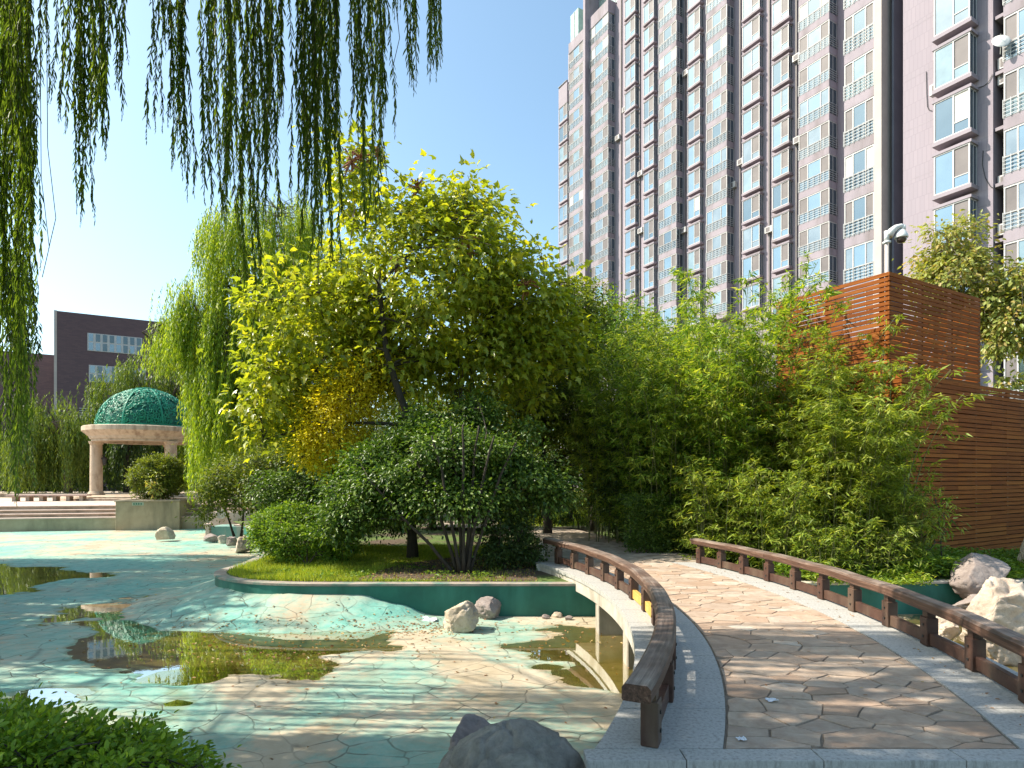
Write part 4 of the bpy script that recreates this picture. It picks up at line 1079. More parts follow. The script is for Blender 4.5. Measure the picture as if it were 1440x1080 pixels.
class Unit:
    """a bay window or glazed balcony: local x = right along the facade, -y = outward, z up"""
    def __init__(s, kind, w, d, h, side_dark=True, split=None):
        s.kind = kind; s.w, s.d, s.h = w, d, h
        fr = .07
        if kind == 'bay':
            z0, z1 = .22, h - .16
            def body(mb):
                mb.box((w / 2, -d / 2, .11), (w + .16, d + .08, .22), 0); mb.box((w / 2, -d / 2, h - .08), (w + .16, d + .08, .16), 0)
                mb.box((w / 2, .02, h / 2), (w, .04, h), 2)
            def frame(mb):
                for x in (.04, w * .55, w - .04): mb.box((x, -d + .035, (z0 + z1) / 2), (fr, .07, z1 - z0), 0)
                mb.box((w / 2, -d + .035, z0 + .035), (w, .072, .07)); mb.box((w / 2, -d + .035, z1 - .035), (w, .072, .07))
                mb.box((w * .78, -d + .035, z0 + (z1 - z0) * .28), (w * .42, .06, .05))
                for x in (.035, w - .035):
                    mb.box((x, -.04, (z0 + z1) / 2), (.06, .07, z1 - z0)); mb.box((x, -d / 2, z0 + .035), (.06, d - .1, .07)); mb.box((x, -d / 2, z1 - .035), (.06, d - .1, .07))
                    mb.box((x, -d * .5, (z0 + z1) / 2), (.06, .05, z1 - z0))
            def pane(mb):
                mb.box((w * .29, -d + .05, (z0 + z1) / 2), (w * .5, .02, z1 - z0 - .02), 0)
                mb.box((w * .78, -d + .05, z0 + (z1 - z0) * .14), (w * .42, .02, (z1 - z0) * .28), 0)
                mb.box((w * .78, -d + .055, z0 + (z1 - z0) * .64), (w * .42, .02, (z1 - z0) * .72), 1)
                for x in (.035, w - .035): mb.box((x, -d / 2, (z0 + z1) / 2), (.02, d - .12, z1 - z0 - .02), 2)
        else:
            sl = .62
            z0, z1 = sl, h
            def body(mb):
                mb.box((w / 2, -d / 2, sl / 2), (w, d, sl), 0); mb.box((w / 2, .02, h / 2), (w, .04, h), 2)
            def frame(mb):
                for x in (.04, w * .3, w * .72, w - .04): mb.box((x, -d + .06, (z0 + z1) / 2), (.07, .07, z1 - z0), 0)
                mb.box((w / 2, -d + .06, z0 + .04), (w, .072, .08)); mb.box((w / 2, -d + .06, z1 - .05), (w, .072, .1)); mb.box((w / 2, -d + .06, z0 + .95), (w, .06, .07))
                for x in (.05, w - .05):
                    mb.box((x, -d * .5, (z0 + z1) / 2), (.06, .06, z1 - z0)); mb.box((x, -.05, (z0 + z1) / 2), (.06, .06, z1 - z0)); mb.box((x, -d / 2, z1 - .05), (.06, d - .1, .08))
                # railing in front of the lower glazing
                for k in range(5): mb.box((w / 2, -d - .05, z0 + .12 + k * .2), (w, .03, .035), 1)
                for k in range(7): mb.box((w * k / 6, -d - .05, z0 + .5), (.03, .032, .98), 1)
                for k in range(5): mb.box((w + .05, -d / 2, z0 + .12 + k * .2), (.03, d + .1, .035), 1)
                for k in range(1, 3): mb.box((w + .05, -d + d * k / 2.5, z0 + .5), (.032, .03, .98), 1)
            def pane(mb):
                mb.box((w * .51, -d + .07, (z0 + z1) / 2), (w * .41, .02, z1 - z0 - .02), 0)
                mb.box((w * .165, -d + .075, z0 + 1.0 + (z1 - z0 - 1) / 2), (w * .26, .02, z1 - z0 - 1.02), 1)
                mb.box((w * .165, -d + .07, z0 + .5), (w * .26, .02, .98), 0)
                mb.box((w * .855, -d + .075, z0 + 1.0 + (z1 - z0 - 1) / 2), (w * .26, .02, z1 - z0 - 1.02), 1)
                mb.box((w * .855, -d + .07, z0 + .5), (w * .26, .02, .98), 0)
                for x in (.05, w - .05): mb.box((x, -d / 2, (z0 + z1) / 2), (.02, d - .14, z1 - z0 - .02), 2)
        nm = 'bay_window' if kind == 'bay' else 'balcony'
        s.name = nm
        s.body = local_mesh(body, nm, [M['mauve_band'], M['mauve_dark'], M['room_dark']])
        s.frame = local_mesh(frame, 'window_frame', [M['frame_white'], M['rail_metal']])
        s.panes = [local_mesh(pane, 'pane', [M[g], M[h_], M['glass_c']]) for g, h_ in (('glass_a', 'screen_brown'), ('glass_b', 'screen_brown'), ('glass_a', 'glass_b'), ('glass_d', 'screen_brown'), ('glass_c', 'screen_brown'), ('glass_c', 'curtain'), ('glass_b', 'glass_a'), ('glass_a', 'curtain'))]
    def place(s, parent, n0, sl, z, rd, inv, small=False):
        """sl: facade coordinate of the left edge"""
        b = child(s.name, s.body, parent); q = fp(n0, sl, z)
        mw = Matrix.Translation(q) @ Matrix.Rotation(math.atan2(RF.y, RF.x), 4, 'Z')
        loc, rot, _ = (inv @ mw).decompose(); b.location = loc; b.rotation_mode = 'QUATERNION'; b.rotation_quaternion = rot
        f = child('window_frame', s.frame, b); p = child('pane', rd.choices(s.panes, (6, 3, 1, 2, 3, .5, 1, .5))[0], b)
        return b

def block(mb, n0, n1, sa, sb, z0, z1, mi=0):
    c = NF * ((n0 + n1) / 2) + UF * ((sa + sb) / 2); mb.box((c.x, c.y, (z0 + z1) / 2), (abs(sb - sa), abs(n1 - n0), z1 - z0), mi, X=RF, Y=NF)

# far wing
NA = 53.0; rd = random.Random(11); H = 3.0
q = fp(NA, s_of(1000, NA), -.14)
fa = empty('apartment_tower', q, label='tall mauve apartment tower with many bay window rows and a stepped roof', cat='building')
inv = Matrix.Translation(-q)
sa = lambda px: s_of(px, NA)
zA, zB, zC = zat(789, 131, NA), zat(803, 72, NA), zat(850, 22, NA)
mb = MB()
block(mb, NA, NA + 14, sa(785.5), sa(799), -.14, zA); block(mb, NA, NA + 14, sa(799), sa(826), -.14, zB); block(mb, NA, NA + 14, sa(826), sa(868), -.14, zC - .2)
block(mb, NA, NA + 14, sa(868), sa(1200), -.14, 78)
att(mb.build('wall', M['mauve']), fa)
mb = MB(); block(mb, NA - 1.9, NA + 1, s_of(820, NA - 1.9), s_of(822.8, NA - 1.9), -.14, 90, 0); att(mb.build('pillar', M['mauve_band']), fa)
mb = MB(); block(mb, NA - .6, NA + 6, sa(807), sa(818), zB - .5, zB + 4.5); block(mb, NA + .5, NA + 6, sa(836), sa(866), zC - .3, 78); att(mb.build('penthouse_glass', M['glass_green']), fa)
mb = MB(); 
for k in range(9): block(mb, NA + .44, NA + .52, sa(836 + k * 3.6), sa(836.4 + k * 3.6), zC - .3, 78)
for z in range(3): block(mb, NA + .44, NA + .52, sa(836), sa(866), zC + .7 + z * 2.6, zC + .8 + z * 2.6)
block(mb, NA - .66, NA - .6, sa(812), sa(812.5), zB, zB + 4.5); block(mb, NA - .2, NA + .1, sa(786), sa(798), zA + 1.0, zA + 1.05)
att(mb.build('glazing_bars', M['rail_metal']), fa)
# roof railings at the left step
mb = MB()
for k in range(7): block(mb, NA, NA + .05, sa(786 + k * 2), sa(786.3 + k * 2), zA, zA + 1.1)
att(mb.build('roof_railing', M['metal_dark']), fa)
cols = [('bay', 786, 797.5, .5, 1.75), ('bal', 800, 820, .9, 0), ('bal', 829, 855, 1.2, 0), ('bay', 878.5, 893, .6, 1.75), ('bay', 905, 919, .6, 1.75),
        ('bal', 926, 951, 1.15, 0), ('bay', 967, 984, .6, 1.75), ('bal', 993, 1022, 1.15, 0), ('bay', 1044, 1068, .6, 1.75), ('bay', 1086, 1109, .6, 1.75), ('bal', 1123, 1166, 1.2, 0)]
ztop = {786: zA, 800: zB, 829: zC}
PH_A = .35                                       # vertical phase of the floor slabs
zmin = 5.0
for kind, xa, xb, d, hh in cols:
    s0, s1 = s_of(xa, NA - d), s_of(xb, NA - d); w = s0 - s1
    u = Unit(kind, w, d, 2.62 if kind == 'bay' else H)
    k = 1
    while True:
        z = PH_A + k * H + (.2 if kind == 'bay' else 0)
        zt_ = ztop.get(xa, 78)
        py = 669 - (z - 1.6) * F / fp(NA, s_of(xa, NA), 0).y
        if z + 2.6 > zt_ or py < -40: break
        if py < 480: u.place(fa, NA, s0, z, rd, inv)
        k += 1
    if xa in ztop:
        mb = MB(); block(mb, NA - d - .03, NA + .5, s0 + .05, s1 - .05, z - .03 if kind == 'bal' else z - .5, ztop[xa] + .3); att(mb.build('parapet', M['mauve_band']), fa)
# air-conditioner boxes and drain pipes
def acbox(root, n0, s, z, w=.85):
    mb = MB(); block(mb, n0 - .42, n0 - .08, s, s - w, z, z + .6, 0); block(mb, n0 - .43, n0 - .42, s - .12, s - .12 - w * .55, z + .08, z + .52, 1); att(mb.build('air_conditioner', [M['frame_white'], M['screen_brown']]), root)
for px, py in ((1040, 235), (1051, 232), (1028, 268), (878, 160), (960, 330), (1079, 330), (868, 200), (789, 270), (963, 110), (900, 250), (1118, 90), (1119, 205), (900, 330)): acbox(fa, NA, sa(px), zat(px, py, NA))
for px in (874, 900, 964, 1041, 1082, 1120):
    mb = MB(); block(mb, NA - .16, NA - .02, sa(px), sa(px) - .14, -.1, 78); att(mb.build('drain_pipe', M['screen_brown']), fa)

# near wing
NB = 38.9; q = fp(NB, s_of(1300, NB), -.14); sb = lambda px: s_of(px, NB)
fb = empty('apartment_tower', q, label='nearer mauve apartment wing at the right edge with a dark vertical recess and large bays', cat='building'); inv = Matrix.Translation(-q)
mb = MB()
block(mb, NB + 1.0, NB + 12, sb(1185), sb(1236), -.14, 60); block(mb, NB, NB + 12, sb(1270), sb(1396.5), -.14, 60); block(mb, NB + 1.5, NB + 12, sb(1396.5), sb(1600), -.14, 60)
att(mb.build('wall', M['mauve']), fb)
mb = MB(); block(mb, NB + 1.6, NB + 12, sb(1240), sb(1280), -.14, 60); block(mb, NB + .32, NB + 1.58, sb(1250), sb(1250) - .12, -.14, 60); att(mb.build('recess_wall', M['mauve_dark']), fb)  # recess shade painted dark; thin side slab added to carry the dark strip
mb = MB(); block(mb, NB - .4, NB + 1.5, s_of(1229, NB - .4), s_of(1239.5, NB - .4), -.14, 60); att(mb.build('pillar', M['pillar_tile']), fb)
for k in range(19):
    mb = MB(); block(mb, NB - .004, NB + .1, sb(1270), sb(1396.5) - .004, 1.25 + 3 * k, 1.30 + 3 * k)
    att(mb.build('floor_joint', M['mauve_band']), fb)
PH_B = zat(1318, 205, NB - .8) % 3.0
u = Unit('bay', s_of(1313, NB - .8) - s_of(1364, NB - .8), .8, 2.62)
for k in range(1, 13):
    z = PH_B + 3 * k; u.place(fb, NB, s_of(1313, NB - .8), z, rd, inv)
dL = 1.4; zb0 = zat(1206, 212, NB) % 3.0
u = Unit('bal', s_of(1187, NB) - s_of(1229, NB), 1.0, 3.0)
for k in range(1, 16): u.place(fb, NB + 1.0, s_of(1187, NB), zb0 + 3 * k, rd, inv)
zb1 = zat(1414, 262, NB) % 3.0
u = Unit('bal', s_of(1411, NB) - s_of(1480, NB), 1.5, 3.0)
for k in range(0, 13): u.place(fb, NB + 1.5, s_of(1411, NB), zb1 + 3 * k, rd, inv)
for k in range(0, 13):
    mb = MB(); z = zb1 + 3 * k + .35; block(mb, NB + .1, NB + 1.5, sb(1398), sb(1410.5), z - .18, z); att(mb.build('service_ledge', M['mauve_band']), fb)
for py in (96, 118, 262, 330): acbox(fb, NB + .7, sb(1399.5), zat(1400, py, NB), .55)
acbox(fb, NB - .2, s_of(1315, NB), zat(1315, 140, NB), .9); acbox(fb, NB - .2, s_of(1336, NB), zat(1336, 132, NB), .9)
for px in (1401.5, 1405.5):
    mb = MB(); block(mb, NB + 1.3, NB + 1.48, sb(px), sb(px) - .1, -.1, 60); att(mb.build('drain_pipe', M['screen_brown']), fb)
def cable(pts, r=.018):
    mb = MB(); v = [fp(NB - .04, sb(a), zat(a, b, NB)) for a, b in pts]; mb.tube(v, r, 5); att(mb.build('cable', M['metal_dark']), fb)
cable([(1303, 101), (1303.6, 130), (1304.6, 150), (1307, 155), (1311, 156)]); cable([(1396, 105), (1391, 115), (1384, 121), (1374, 124), (1366, 126)]); cable([(1383, 212), (1382, 232), (1386, 250), (1393, 262), (1398, 265)])
sd = MB(); sd.lathe([(0, .10), (.18, .085), (.36, .03), (.42, 0), (.36, .02), (.18, .07), (0, .085)], (0, 0, 0), 24); c = fp(NB - .5, sb(1414), zat(1414, 62, NB))
R = Matrix.Rotation(math.radians(70), 4, Vector((1, -.3, 0)).normalized()); sd.v = [tuple(c + (R @ Vector(v))) for v in sd.v]; sd.tube([c, c + Vector((.2, .3, -.5))], .02, 6); sd.tube([c, c + Vector((-.3, -.35, .1))], .014, 5)
att(sd.build('satellite_dish', M['white_metal']), fb)

# dark brick building at the left
YB = 66.0; c0 = P(80, 437, YB); d2 = NF                         # face runs to the right-hand vanishing point
bb = empty('brick_building', (c0.x, c0.y, -.14), label='dark purple brick building with strip windows, behind the rotunda', cat='building')
n2 = Vector((d2.y, -d2.x, 0))                                    # outward normal (towards camera)
def bbox_(mb, s0, s1, o0, o1, z0, z1, mi=0):
    c = c0 + d2 * ((s0 + s1) / 2) + n2 * ((o0 + o1) / 2); mb.box((c.x, c.y, (z0 + z1) / 2), (s1 - s0, abs(o1 - o0), z1 - z0), mi, X=d2, Y=n2)
def s_px(px):                                                   # along-face coordinate of a column
    a = (px - 720) / F; return (a * c0.y - c0.x) / (d2.x - a * d2.y)
def z_px(px, py): s = s_px(px); return 1.6 + (669 - py) * (c0.y + d2.y * s) / F
ztp = c0.z
mb = MB(); bbox_(mb, 0, s_px(330), 0, -16, -.14, ztp); att(mb.build('wall', M['brick_purple']), bb)
mb = MB(); bbox_(mb, -.25, 0, .03, -16, -.14, ztp + .05); att(mb.build('lit_edge', M['pillar_tile']), bb)  # pale strip: sunlight on the left edge put into colour
mb = MB(); bbox_(mb, -14, -.25, -8, -16, -.14, z_px(70, 482)); att(mb.build('rear_wing', M['brick_purple']), bb)
def strip(pa, pb, pyt, pyb, nb, nr=2):
    s0, s1 = s_px(pa), s_px(pb); z1, z0 = z_px(pa, pyt), z_px(pa, pyb); mb = MB(); bbox_(mb, s0, s1, .02, .06, z0, z1); o = att(mb.build('window', M['frame_white']), bb)
    mb = MB(); w = (s1 - s0) / nb
    for k in range(nb):
        for r in range(nr):
            bbox_(mb, s0 + k * w + .12, s0 + (k + 1) * w - .12, .061, .08, z0 + (z1 - z0) * r / nr + .08, z0 + (z1 - z0) * (r + 1) / nr - .08, rd.choice((0, 0, 1)))
    p = mb.build('pane', [M['glass_dim'], M['glass_b']]); p.parent = o
    return o
strip(123, 200, 468, 493, 8); strip(125, 205, 513, 537, 8); strip(126, 205, 560, 572, 8, 1)
mb = MB()
for k in range(6): bbox_(mb, s_px(112), s_px(205), .1, .5, z_px(112, 575 + k * 3.2), z_px(112, 574 + k * 3.2))
att(mb.build('louvre_band', M['rail_metal']), bb)
# ------------------------------------------------------------------ trees and shrubs
def V3(px, py, Y): return tuple(P(px, py, Y))
def ell(px, py, Y, rx, rz, ry=None):
    p = P(px, py, Y); return (p.x, p.y, p.z, rx, ry or rx, rz)

# big-leaf tree on the island
tb = G(580, 785, -.13)
root, C = tree('big_leaf_tree', 'yellow green big leaved tree with brown seed clusters, tallest on the island', 'tree', tuple(tb),
     [tuple(tb), (tb.x - .05, tb.y, 1.6), (tb.x - .15, tb.y, 3.0), (tb.x - .55, tb.y, 4.2), (tb.x - .7, tb.y, 5.6)],
     [ell(600, 405, 14.2, 2.7, 2.35, 2.3), ell(440, 470, 14, 1.45, 2.0, 1.5), ell(735, 440, 14.2, 1.35, 1.7, 1.4), ell(497, 255, 14, .55, 1.25, .5), ell(390, 560, 13.6, .95, .8, .8), ell(395, 620, 13.3, .6, .45, .5), ell(640, 300, 14, 1.1, .8, 1.0), ell(560, 500, 13.8, 1.8, 1.0, 1.3), ell(690, 520, 14, 1.5, 1.2, 1.2), ell(372, 540, 13.5, .8, .9, .8), ell(780, 480, 14.3, .9, 1.1, 1.0)],
     740, 27, .48, T_LOBED, .19, .62, M['big_leaf'], M['bark_dark'], r0=.11, seed=3, limbs=16, droop=.55, up=.9)
# seed clusters
rd = random.Random(8)
for px, py in ((508, 222), (530, 215), (585, 262), (657, 345), (740, 398), (495, 226), (560, 370)):
    c = P(px, py, 13.0); mb = MB()
    for k in range(26):
        q = c + Vector((rd.gauss(0, .09), rd.gauss(0, .09), rd.gauss(0, .1))); a = q + Vector((rd.gauss(0, .05), rd.gauss(0, .05), -.05)); mb.tube([c, q, a], [.006, .02, .008], 4)
    att(mb.build('seed_cluster', M['seed']), root)

# multi-stem dark shrub in the middle
sbp = G(652, 806, -.13); rd = random.Random(2); stems = []
for dx, dy, hh, ln in ((-.75, .1, 1.5, 0), (-.42, -.1, 1.7, 0), (-.2, .2, 1.9, 0), (.0, -.1, 1.9, 0), (.2, .1, 1.9, 0), (.42, -.05, 1.7, 0), (.72, .1, 1.6, 0), (-1.3, .0, .95, 0), (.3, .35, 1.8, 0)):
    b0 = (sbp.x + dx * .14, sbp.y + dy * .3, -.13)
    stems.append([b0, (sbp.x + dx * .45, sbp.y + dy, hh * .38), (sbp.x + dx * .9, sbp.y + dy * 1.3, hh), (sbp.x + dx * 1.3, sbp.y + dy * 1.5, hh + .6)])
tree('shrub', 'wide dark green multi stem shrub with bare fanning stems at the pool edge', 'shrub', tuple(sbp), None,
     [ell(640, 655, 11.9, 1.25, .80, 1.2), ell(560, 685, 11.7, .95, .62, .9), ell(495, 722, 11.5, .5, .38, .5), ell(720, 665, 12.0, .7, .7, .8), ell(590, 612, 12.4, .45, .42, .5), ell(535, 650, 12.2, .7, .45, .7), ell(672, 585, 12.6, .35, .5, .4), ell(640, 705, 11.2, 1.1, .30, .5), ell(485, 690, 12.0, .5, .22, .4), ell(765, 690, 12.0, .35, .4, .5), ell(630, 580, 12.4, .2, .3, .2), ell(560, 610, 12.0, .25, .2, .2), ell(740, 600, 12.2, .3, .25, .3), ell(470, 745, 11.3, .3, .18, .3)],
     430, 175, .36, T_OVAL, .080, .5, M['shrub_leaf'], M['bark_dark'], r0=.035, seed=5, stems=stems, limbs=14, droop=.45, twig=.005, shell=.3, flat=.6)
sb2 = Vector((.05, 11.9, -.12))
tree('shrub', 'low dark rounded shrub touching the path, right of the bare stems', 'shrub', tuple(sb2), None,
     [ell(715, 745, 11.6, .52, .62, .5), ell(745, 770, 11.6, .25, .3, .3), ell(700, 780, 11.3, .3, .25, .3)], 90, 80, .22, T_OVAL, .06, .5, M['dark_leaf'], M['bark_dark'], r0=.02, seed=6,
     stems=[[tuple(sb2), (sb2.x - .1, sb2.y, .3), (sb2.x - .15, sb2.y, .8)], [tuple(sb2), (sb2.x + .12, sb2.y, .3), (sb2.x + .2, sb2.y, .6)]], limbs=6)
# round bush
rb = G(432, 796, -.13)
tree('round_bush', 'bright green rounded bush on the lawn at the island tip', 'bush', tuple(rb), None,
     [ell(425, 750, 12.3, .92, .52, .85), ell(385, 745, 12.3, .42, .42, .5), ell(475, 760, 12.2, .42, .42, .5), ell(415, 722, 12.4, .42, .2, .4)],
     300, 75, .15, T_OVAL, .05, .55, M['round_leaf'], M['bark'], r0=.02, seed=7, shell=.8,
     stems=[[tuple(rb), (rb.x - .2, rb.y, .15), (rb.x - .4, rb.y, .5)], [tuple(rb), (rb.x, rb.y, .2), (rb.x + .05, rb.y, .6)], [tuple(rb), (rb.x + .2, rb.y, .15), (rb.x + .45, rb.y, .5)]], limbs=8, droop=.0, up=.6)
# olive shrub to the left behind
ob = G(372, 745, -.14)
tree('shrub', 'olive green arching shrub hanging over the turquoise basin', 'shrub', (ob.x, 17.6, -.14), None,
     [ell(345, 670, 17.4, 1.2, .62, .9), ell(300, 690, 17, .5, .38, .5), ell(395, 655, 17.6, .9, .6, .8), ell(285, 722, 16.8, .16, .3, .2), ell(345, 705, 16.8, .8, .3, .6), ell(385, 715, 16.6, .5, .4, .5)], 200, 60, .3, T_OVAL, .085, .5, M['olive_leaf'], M['bark_dark'], r0=.035, seed=9,
     stems=[[(ob.x, 17.6, -.14), (ob.x - .2, 17.5, .6), (ob.x - .7, 17.4, 1.4)], [(ob.x + .2, 17.6, -.14), (ob.x + .3, 17.6, .8), (ob.x + .6, 17.5, 1.9)]], limbs=9)
tree('shrub', 'dark glossy shrub filling the gap between the round bush and the olive shrub', 'shrub', (-5.6, 14.6, -.14), None,
     [ell(440, 690, 14.6, 1.3, .62, .9), ell(500, 665, 14.8, .9, .8, .8), ell(385, 690, 14.6, .6, .4, .5), ell(480, 730, 14.2, .9, .5, .6), ell(560, 720, 14.4, 1.0, .5, .6)], 380, 70, .3, T_OVAL, .075, .5, M['shrub_leaf'], M['bark_dark'], r0=.035, seed=10,
     stems=[[(-5.4, 14.6, -.14), (-5.2, 14.6, .7), (-4.8, 14.6, 1.5)], [(-5.7, 14.6, -.14), (-6.0, 14.6, .6), (-6.2, 14.5, 1.2)]], limbs=9)
# golden trees
tree('golden_tree', 'small tree with golden yellow autumn leaves, in the lower left of the big leaved tree', 'tree', (-3.9, 13.6, -.14), [(-3.9, 13.6, -.14), (-3.9, 13.5, 1.3), (-3.95, 13.3, 2.4)],
     [ell(475, 585, 13.1, .8, 1.15, .5), ell(445, 630, 13.0, .45, .5, .4), ell(520, 530, 13.3, .6, .7, .5)], 210, 80, .3, T_OVAL, .075, .45, M['gold_leaf'], M['bark'], r0=.07, seed=12, limbs=9)
tree('golden_tree', 'golden leaved tree glimpsed through the crowns near the tower foot', 'tree', (1.2, 23, -.14), [(1.2, 23, -.14), (1.25, 23, 2.5), (1.3, 23, 5)],
     [ell(765, 500, 23, 2.0, 1.2, 1.5), ell(720, 560, 23, 1.5, 1.2, 1.3)], 150, 70, .45, T_OVAL, .10, .45, M['gold_leaf'], M['bark'], r0=.1, seed=13, limbs=9)
# middle background trees
tree('leafy_tree', 'dark olive tree between the big leaved tree and the bamboo', 'tree', (1.0, 17.2, -.14), [(1.0, 17.2, -.14), (.9, 17.2, 1.8), (.8, 17.2, 3.5), (.9, 17.2, 5)],
     [ell(790, 470, 17.3, 1.5, 1.5, 1.3), ell(740, 520, 16.8, 1.7, 1.6, 1.4), ell(690, 600, 16.5, 1.5, 1.1, 1.2), ell(800, 590, 17.5, 1.4, 1.1, 1.2), ell(825, 425, 17.4, .6, .6, .6), ell(788, 570, 18.4, 1.3, 1.2, .8)],
     620, 60, .42, T_OVAL, .10, .5, M['olive_leaf'], M['bark_dark'], r0=.12, seed=14, limbs=16)
tree('leafy_tree', 'light green tree between the olive tree and the bamboo grove', 'tree', (2.6, 19.5, -.14), [(2.6, 19.5, -.14), (2.6, 19.5, 2), (2.7, 19.5, 4)],
     [ell(860, 480, 19.5, 1.7, 1.3, 1.4), ell(930, 500, 20, 1.9, 1.2, 1.4), ell(870, 560, 19.5, 2.0, 1.4, 1.4), ell(860, 445, 19.5, .6, .5, .6)], 420, 55, .42, T_OVAL, .11, .42, M['round_leaf'], M['bark_dark'], r0=.1, seed=17, limbs=12)
tree('leafy_tree', 'small dark tree with low fork beyond the clipped hedge', 'tree', (2.1, 22.0, -.14), [(2.1, 22, -.14), (2.1, 22, 1.0), (2.2, 22, 1.8)],
     [ell(800, 640, 22, 1.6, 1.0, 1.4), ell(745, 650, 22, 1.3, .8, 1.2), ell(850, 620, 22, 1.2, 1.2, 1.2)], 230, 60, .42, T_OVAL, .11, .5, M['dark_leaf'], M['bark_dark'], r0=.09, seed=15, limbs=9)
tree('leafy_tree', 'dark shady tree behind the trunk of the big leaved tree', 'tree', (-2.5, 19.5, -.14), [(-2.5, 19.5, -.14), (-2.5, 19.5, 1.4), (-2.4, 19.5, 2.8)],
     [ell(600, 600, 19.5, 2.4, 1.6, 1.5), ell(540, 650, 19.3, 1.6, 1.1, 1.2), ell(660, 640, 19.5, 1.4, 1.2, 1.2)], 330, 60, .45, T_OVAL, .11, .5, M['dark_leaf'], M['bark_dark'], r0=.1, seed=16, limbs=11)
# far green backdrop trees: each one its own
for k, (px, yt, Y, rx, lb) in enumerate([(380, 600, 30, 3.0, 'far rounded tree behind the olive shrub'), (470, 560, 33, 3.4, 'far tree behind the left golden tree'), (600, 520, 34, 4.2, 'far tree hidden behind the big leaved crown'),
                                   (700, 590, 31, 3.2, 'far tree seen over the hedge left of the path'), (850, 585, 30, 3.0, 'far tree closing the view right of the path'), (960, 560, 28, 3.2, 'far tree behind the left bamboo'), (1120, 560, 27, 3.4, 'far tree behind the tall bamboo')]):
    c = P(px, yt, Y); h = c.z
    tree('leafy_tree', lb, 'tree', (c.x, Y, -.14), [(c.x, Y, -.14), (c.x, Y, h * .35), (c.x + .2, Y, h * .7)], [(c.x, Y, h * .55, rx, rx * .7, h * .45), (c.x + 1, Y, h * .35, rx * .9, rx * .6, h * .35)],
         190, 55, .75, T_OVAL, .2, .5, M['dark_leaf'] if k % 2 else M['olive_leaf'], M['bark_dark'], r0=.14, seed=40 + k, limbs=9, group='far trees behind the garden')
# right-hand trees
tree('pale_tree', 'pale green tree with curling leaves above the slatted box, left of the pair', 'tree', (14.2, 20.5, -.14), [(14.2, 20.5, -.14), (14.2, 20.5, 4), (14.3, 20.5, 7)],
     [ell(1340, 350, 20.5, 1.0, 1.15, 1.0), ell(1335, 395, 20.5, 1.35, 1.0, 1.2), ell(1350, 440, 20.5, 1.3, 1.2, 1.0)], 200, 36, .38, T_OVAL, .16, .5, M['pale_leaf'], M['bark_pale'], r0=.13, seed=20, limbs=10, droop=.6)
tree('pale_tree', 'pale green tree with a few rusty leaves at the right edge beside the slatted box', 'tree', (16.6, 19.5, -.14), [(16.6, 19.5, -.14), (16.5, 19.5, 4), (16.4, 19.5, 6.5)],
     [ell(1425, 410, 19.5, 1.15, 1.0, 1.1), ell(1440, 450, 19.5, 1.4, 1.3, 1.2), ell(1405, 480, 19.3, .5, .6, .5), ell(1410, 535, 19.3, .5, .25, .4)], 190, 36, .38, T_OVAL, .16, .5, M['pale_leaf'], M['bark_pale'], r0=.13, seed=21, limbs=10, droop=.6)

# bush in the planter and its pale sprig
pc = O_ + E * 1.21 + Bk * .85
tree('planter_bush', 'clipped yellow green bush growing in the stone planter', 'bush', (pc.x, pc.y, .55), None,
     [(pc.x, pc.y, 1.45, 1.12, .95, .88), (pc.x + .1, pc.y, 1.75, .85, .8, .75)], 330, 60, .2, T_OVAL, .085, .5, M['olive_leaf'], M['bark_dark'], r0=.05, seed=22, shell=.8,
     stems=[[(pc.x, pc.y, .55), (pc.x + .1, pc.y, .9), (pc.x + .2, pc.y, 1.5)], [(pc.x - .1, pc.y, .55), (pc.x - .3, pc.y, .9), (pc.x - .5, pc.y, 1.4)]], limbs=8, droop=0, up=.6)
tree('young_plant', 'young pale sprig standing in front of the planter bush', 'plant', (pc.x + .45, pc.y - .9, .55), None,
     [(pc.x + .45, pc.y - 1.0, 1.25, .24, .2, .55)], 22, 12, .18, T_OVAL, .13, .4, M['pale_leaf'], M['bark'], r0=.015, seed=23, stems=[[(pc.x + .45, pc.y - .9, .55), (pc.x + .45, pc.y - .95, 1.2), (pc.x + .5, pc.y - .95, 1.7)]], limbs=4)

# hedges
def hedge(label, x0, x1, y0, y1, h, seed, mat, n=260, per=60):
    rng = np.random.default_rng(seed); root = empty('hedge', ((x0 + x1) / 2, (y0 + y1) / 2, -.14), label=label, cat='hedge')
    mb = MB(); rd = random.Random(seed)
    for k in range(26):
        x, y = rd.uniform(x0, x1), rd.uniform(y0, y1); mb.tube([(x, y, -.14), (x + rd.gauss(0, .1), y + rd.gauss(0, .1), h * .85)], [.015, .006], 4)
    att(mb.build('stems', M['bark_dark']), root)
    C = np.stack([rng.uniform(x0, x1, n), rng.uniform(y0, y1, n), rng.uniform(0, h, n)], 1)
    top = rng.random(n) < .4; C[top, 2] = h * rng.uniform(.9, 1.0, top.sum()); fr = (~top) & (rng.random(n) < .6); C[fr, 1] = y0
    o = crown_leaves(rng, C, unit(C - np.array([(x0 + x1) / 2, (y0 + y1) / 2, h / 2])), per, .17, T_OVAL, .055, .5, mat, None, 'foliage', .0, .6)
    att(o, root)
hedge('clipped dark hedge crossing behind the garden path', -.2, 2.9, 19.9, 20.8, .92, 1, M['dark_leaf'])
hedge('low glossy bushes lining the right side of the path', 2.5, 4.0, 12.9, 15.5, 1.1, 2, M['shrub_leaf'], 330, 70)
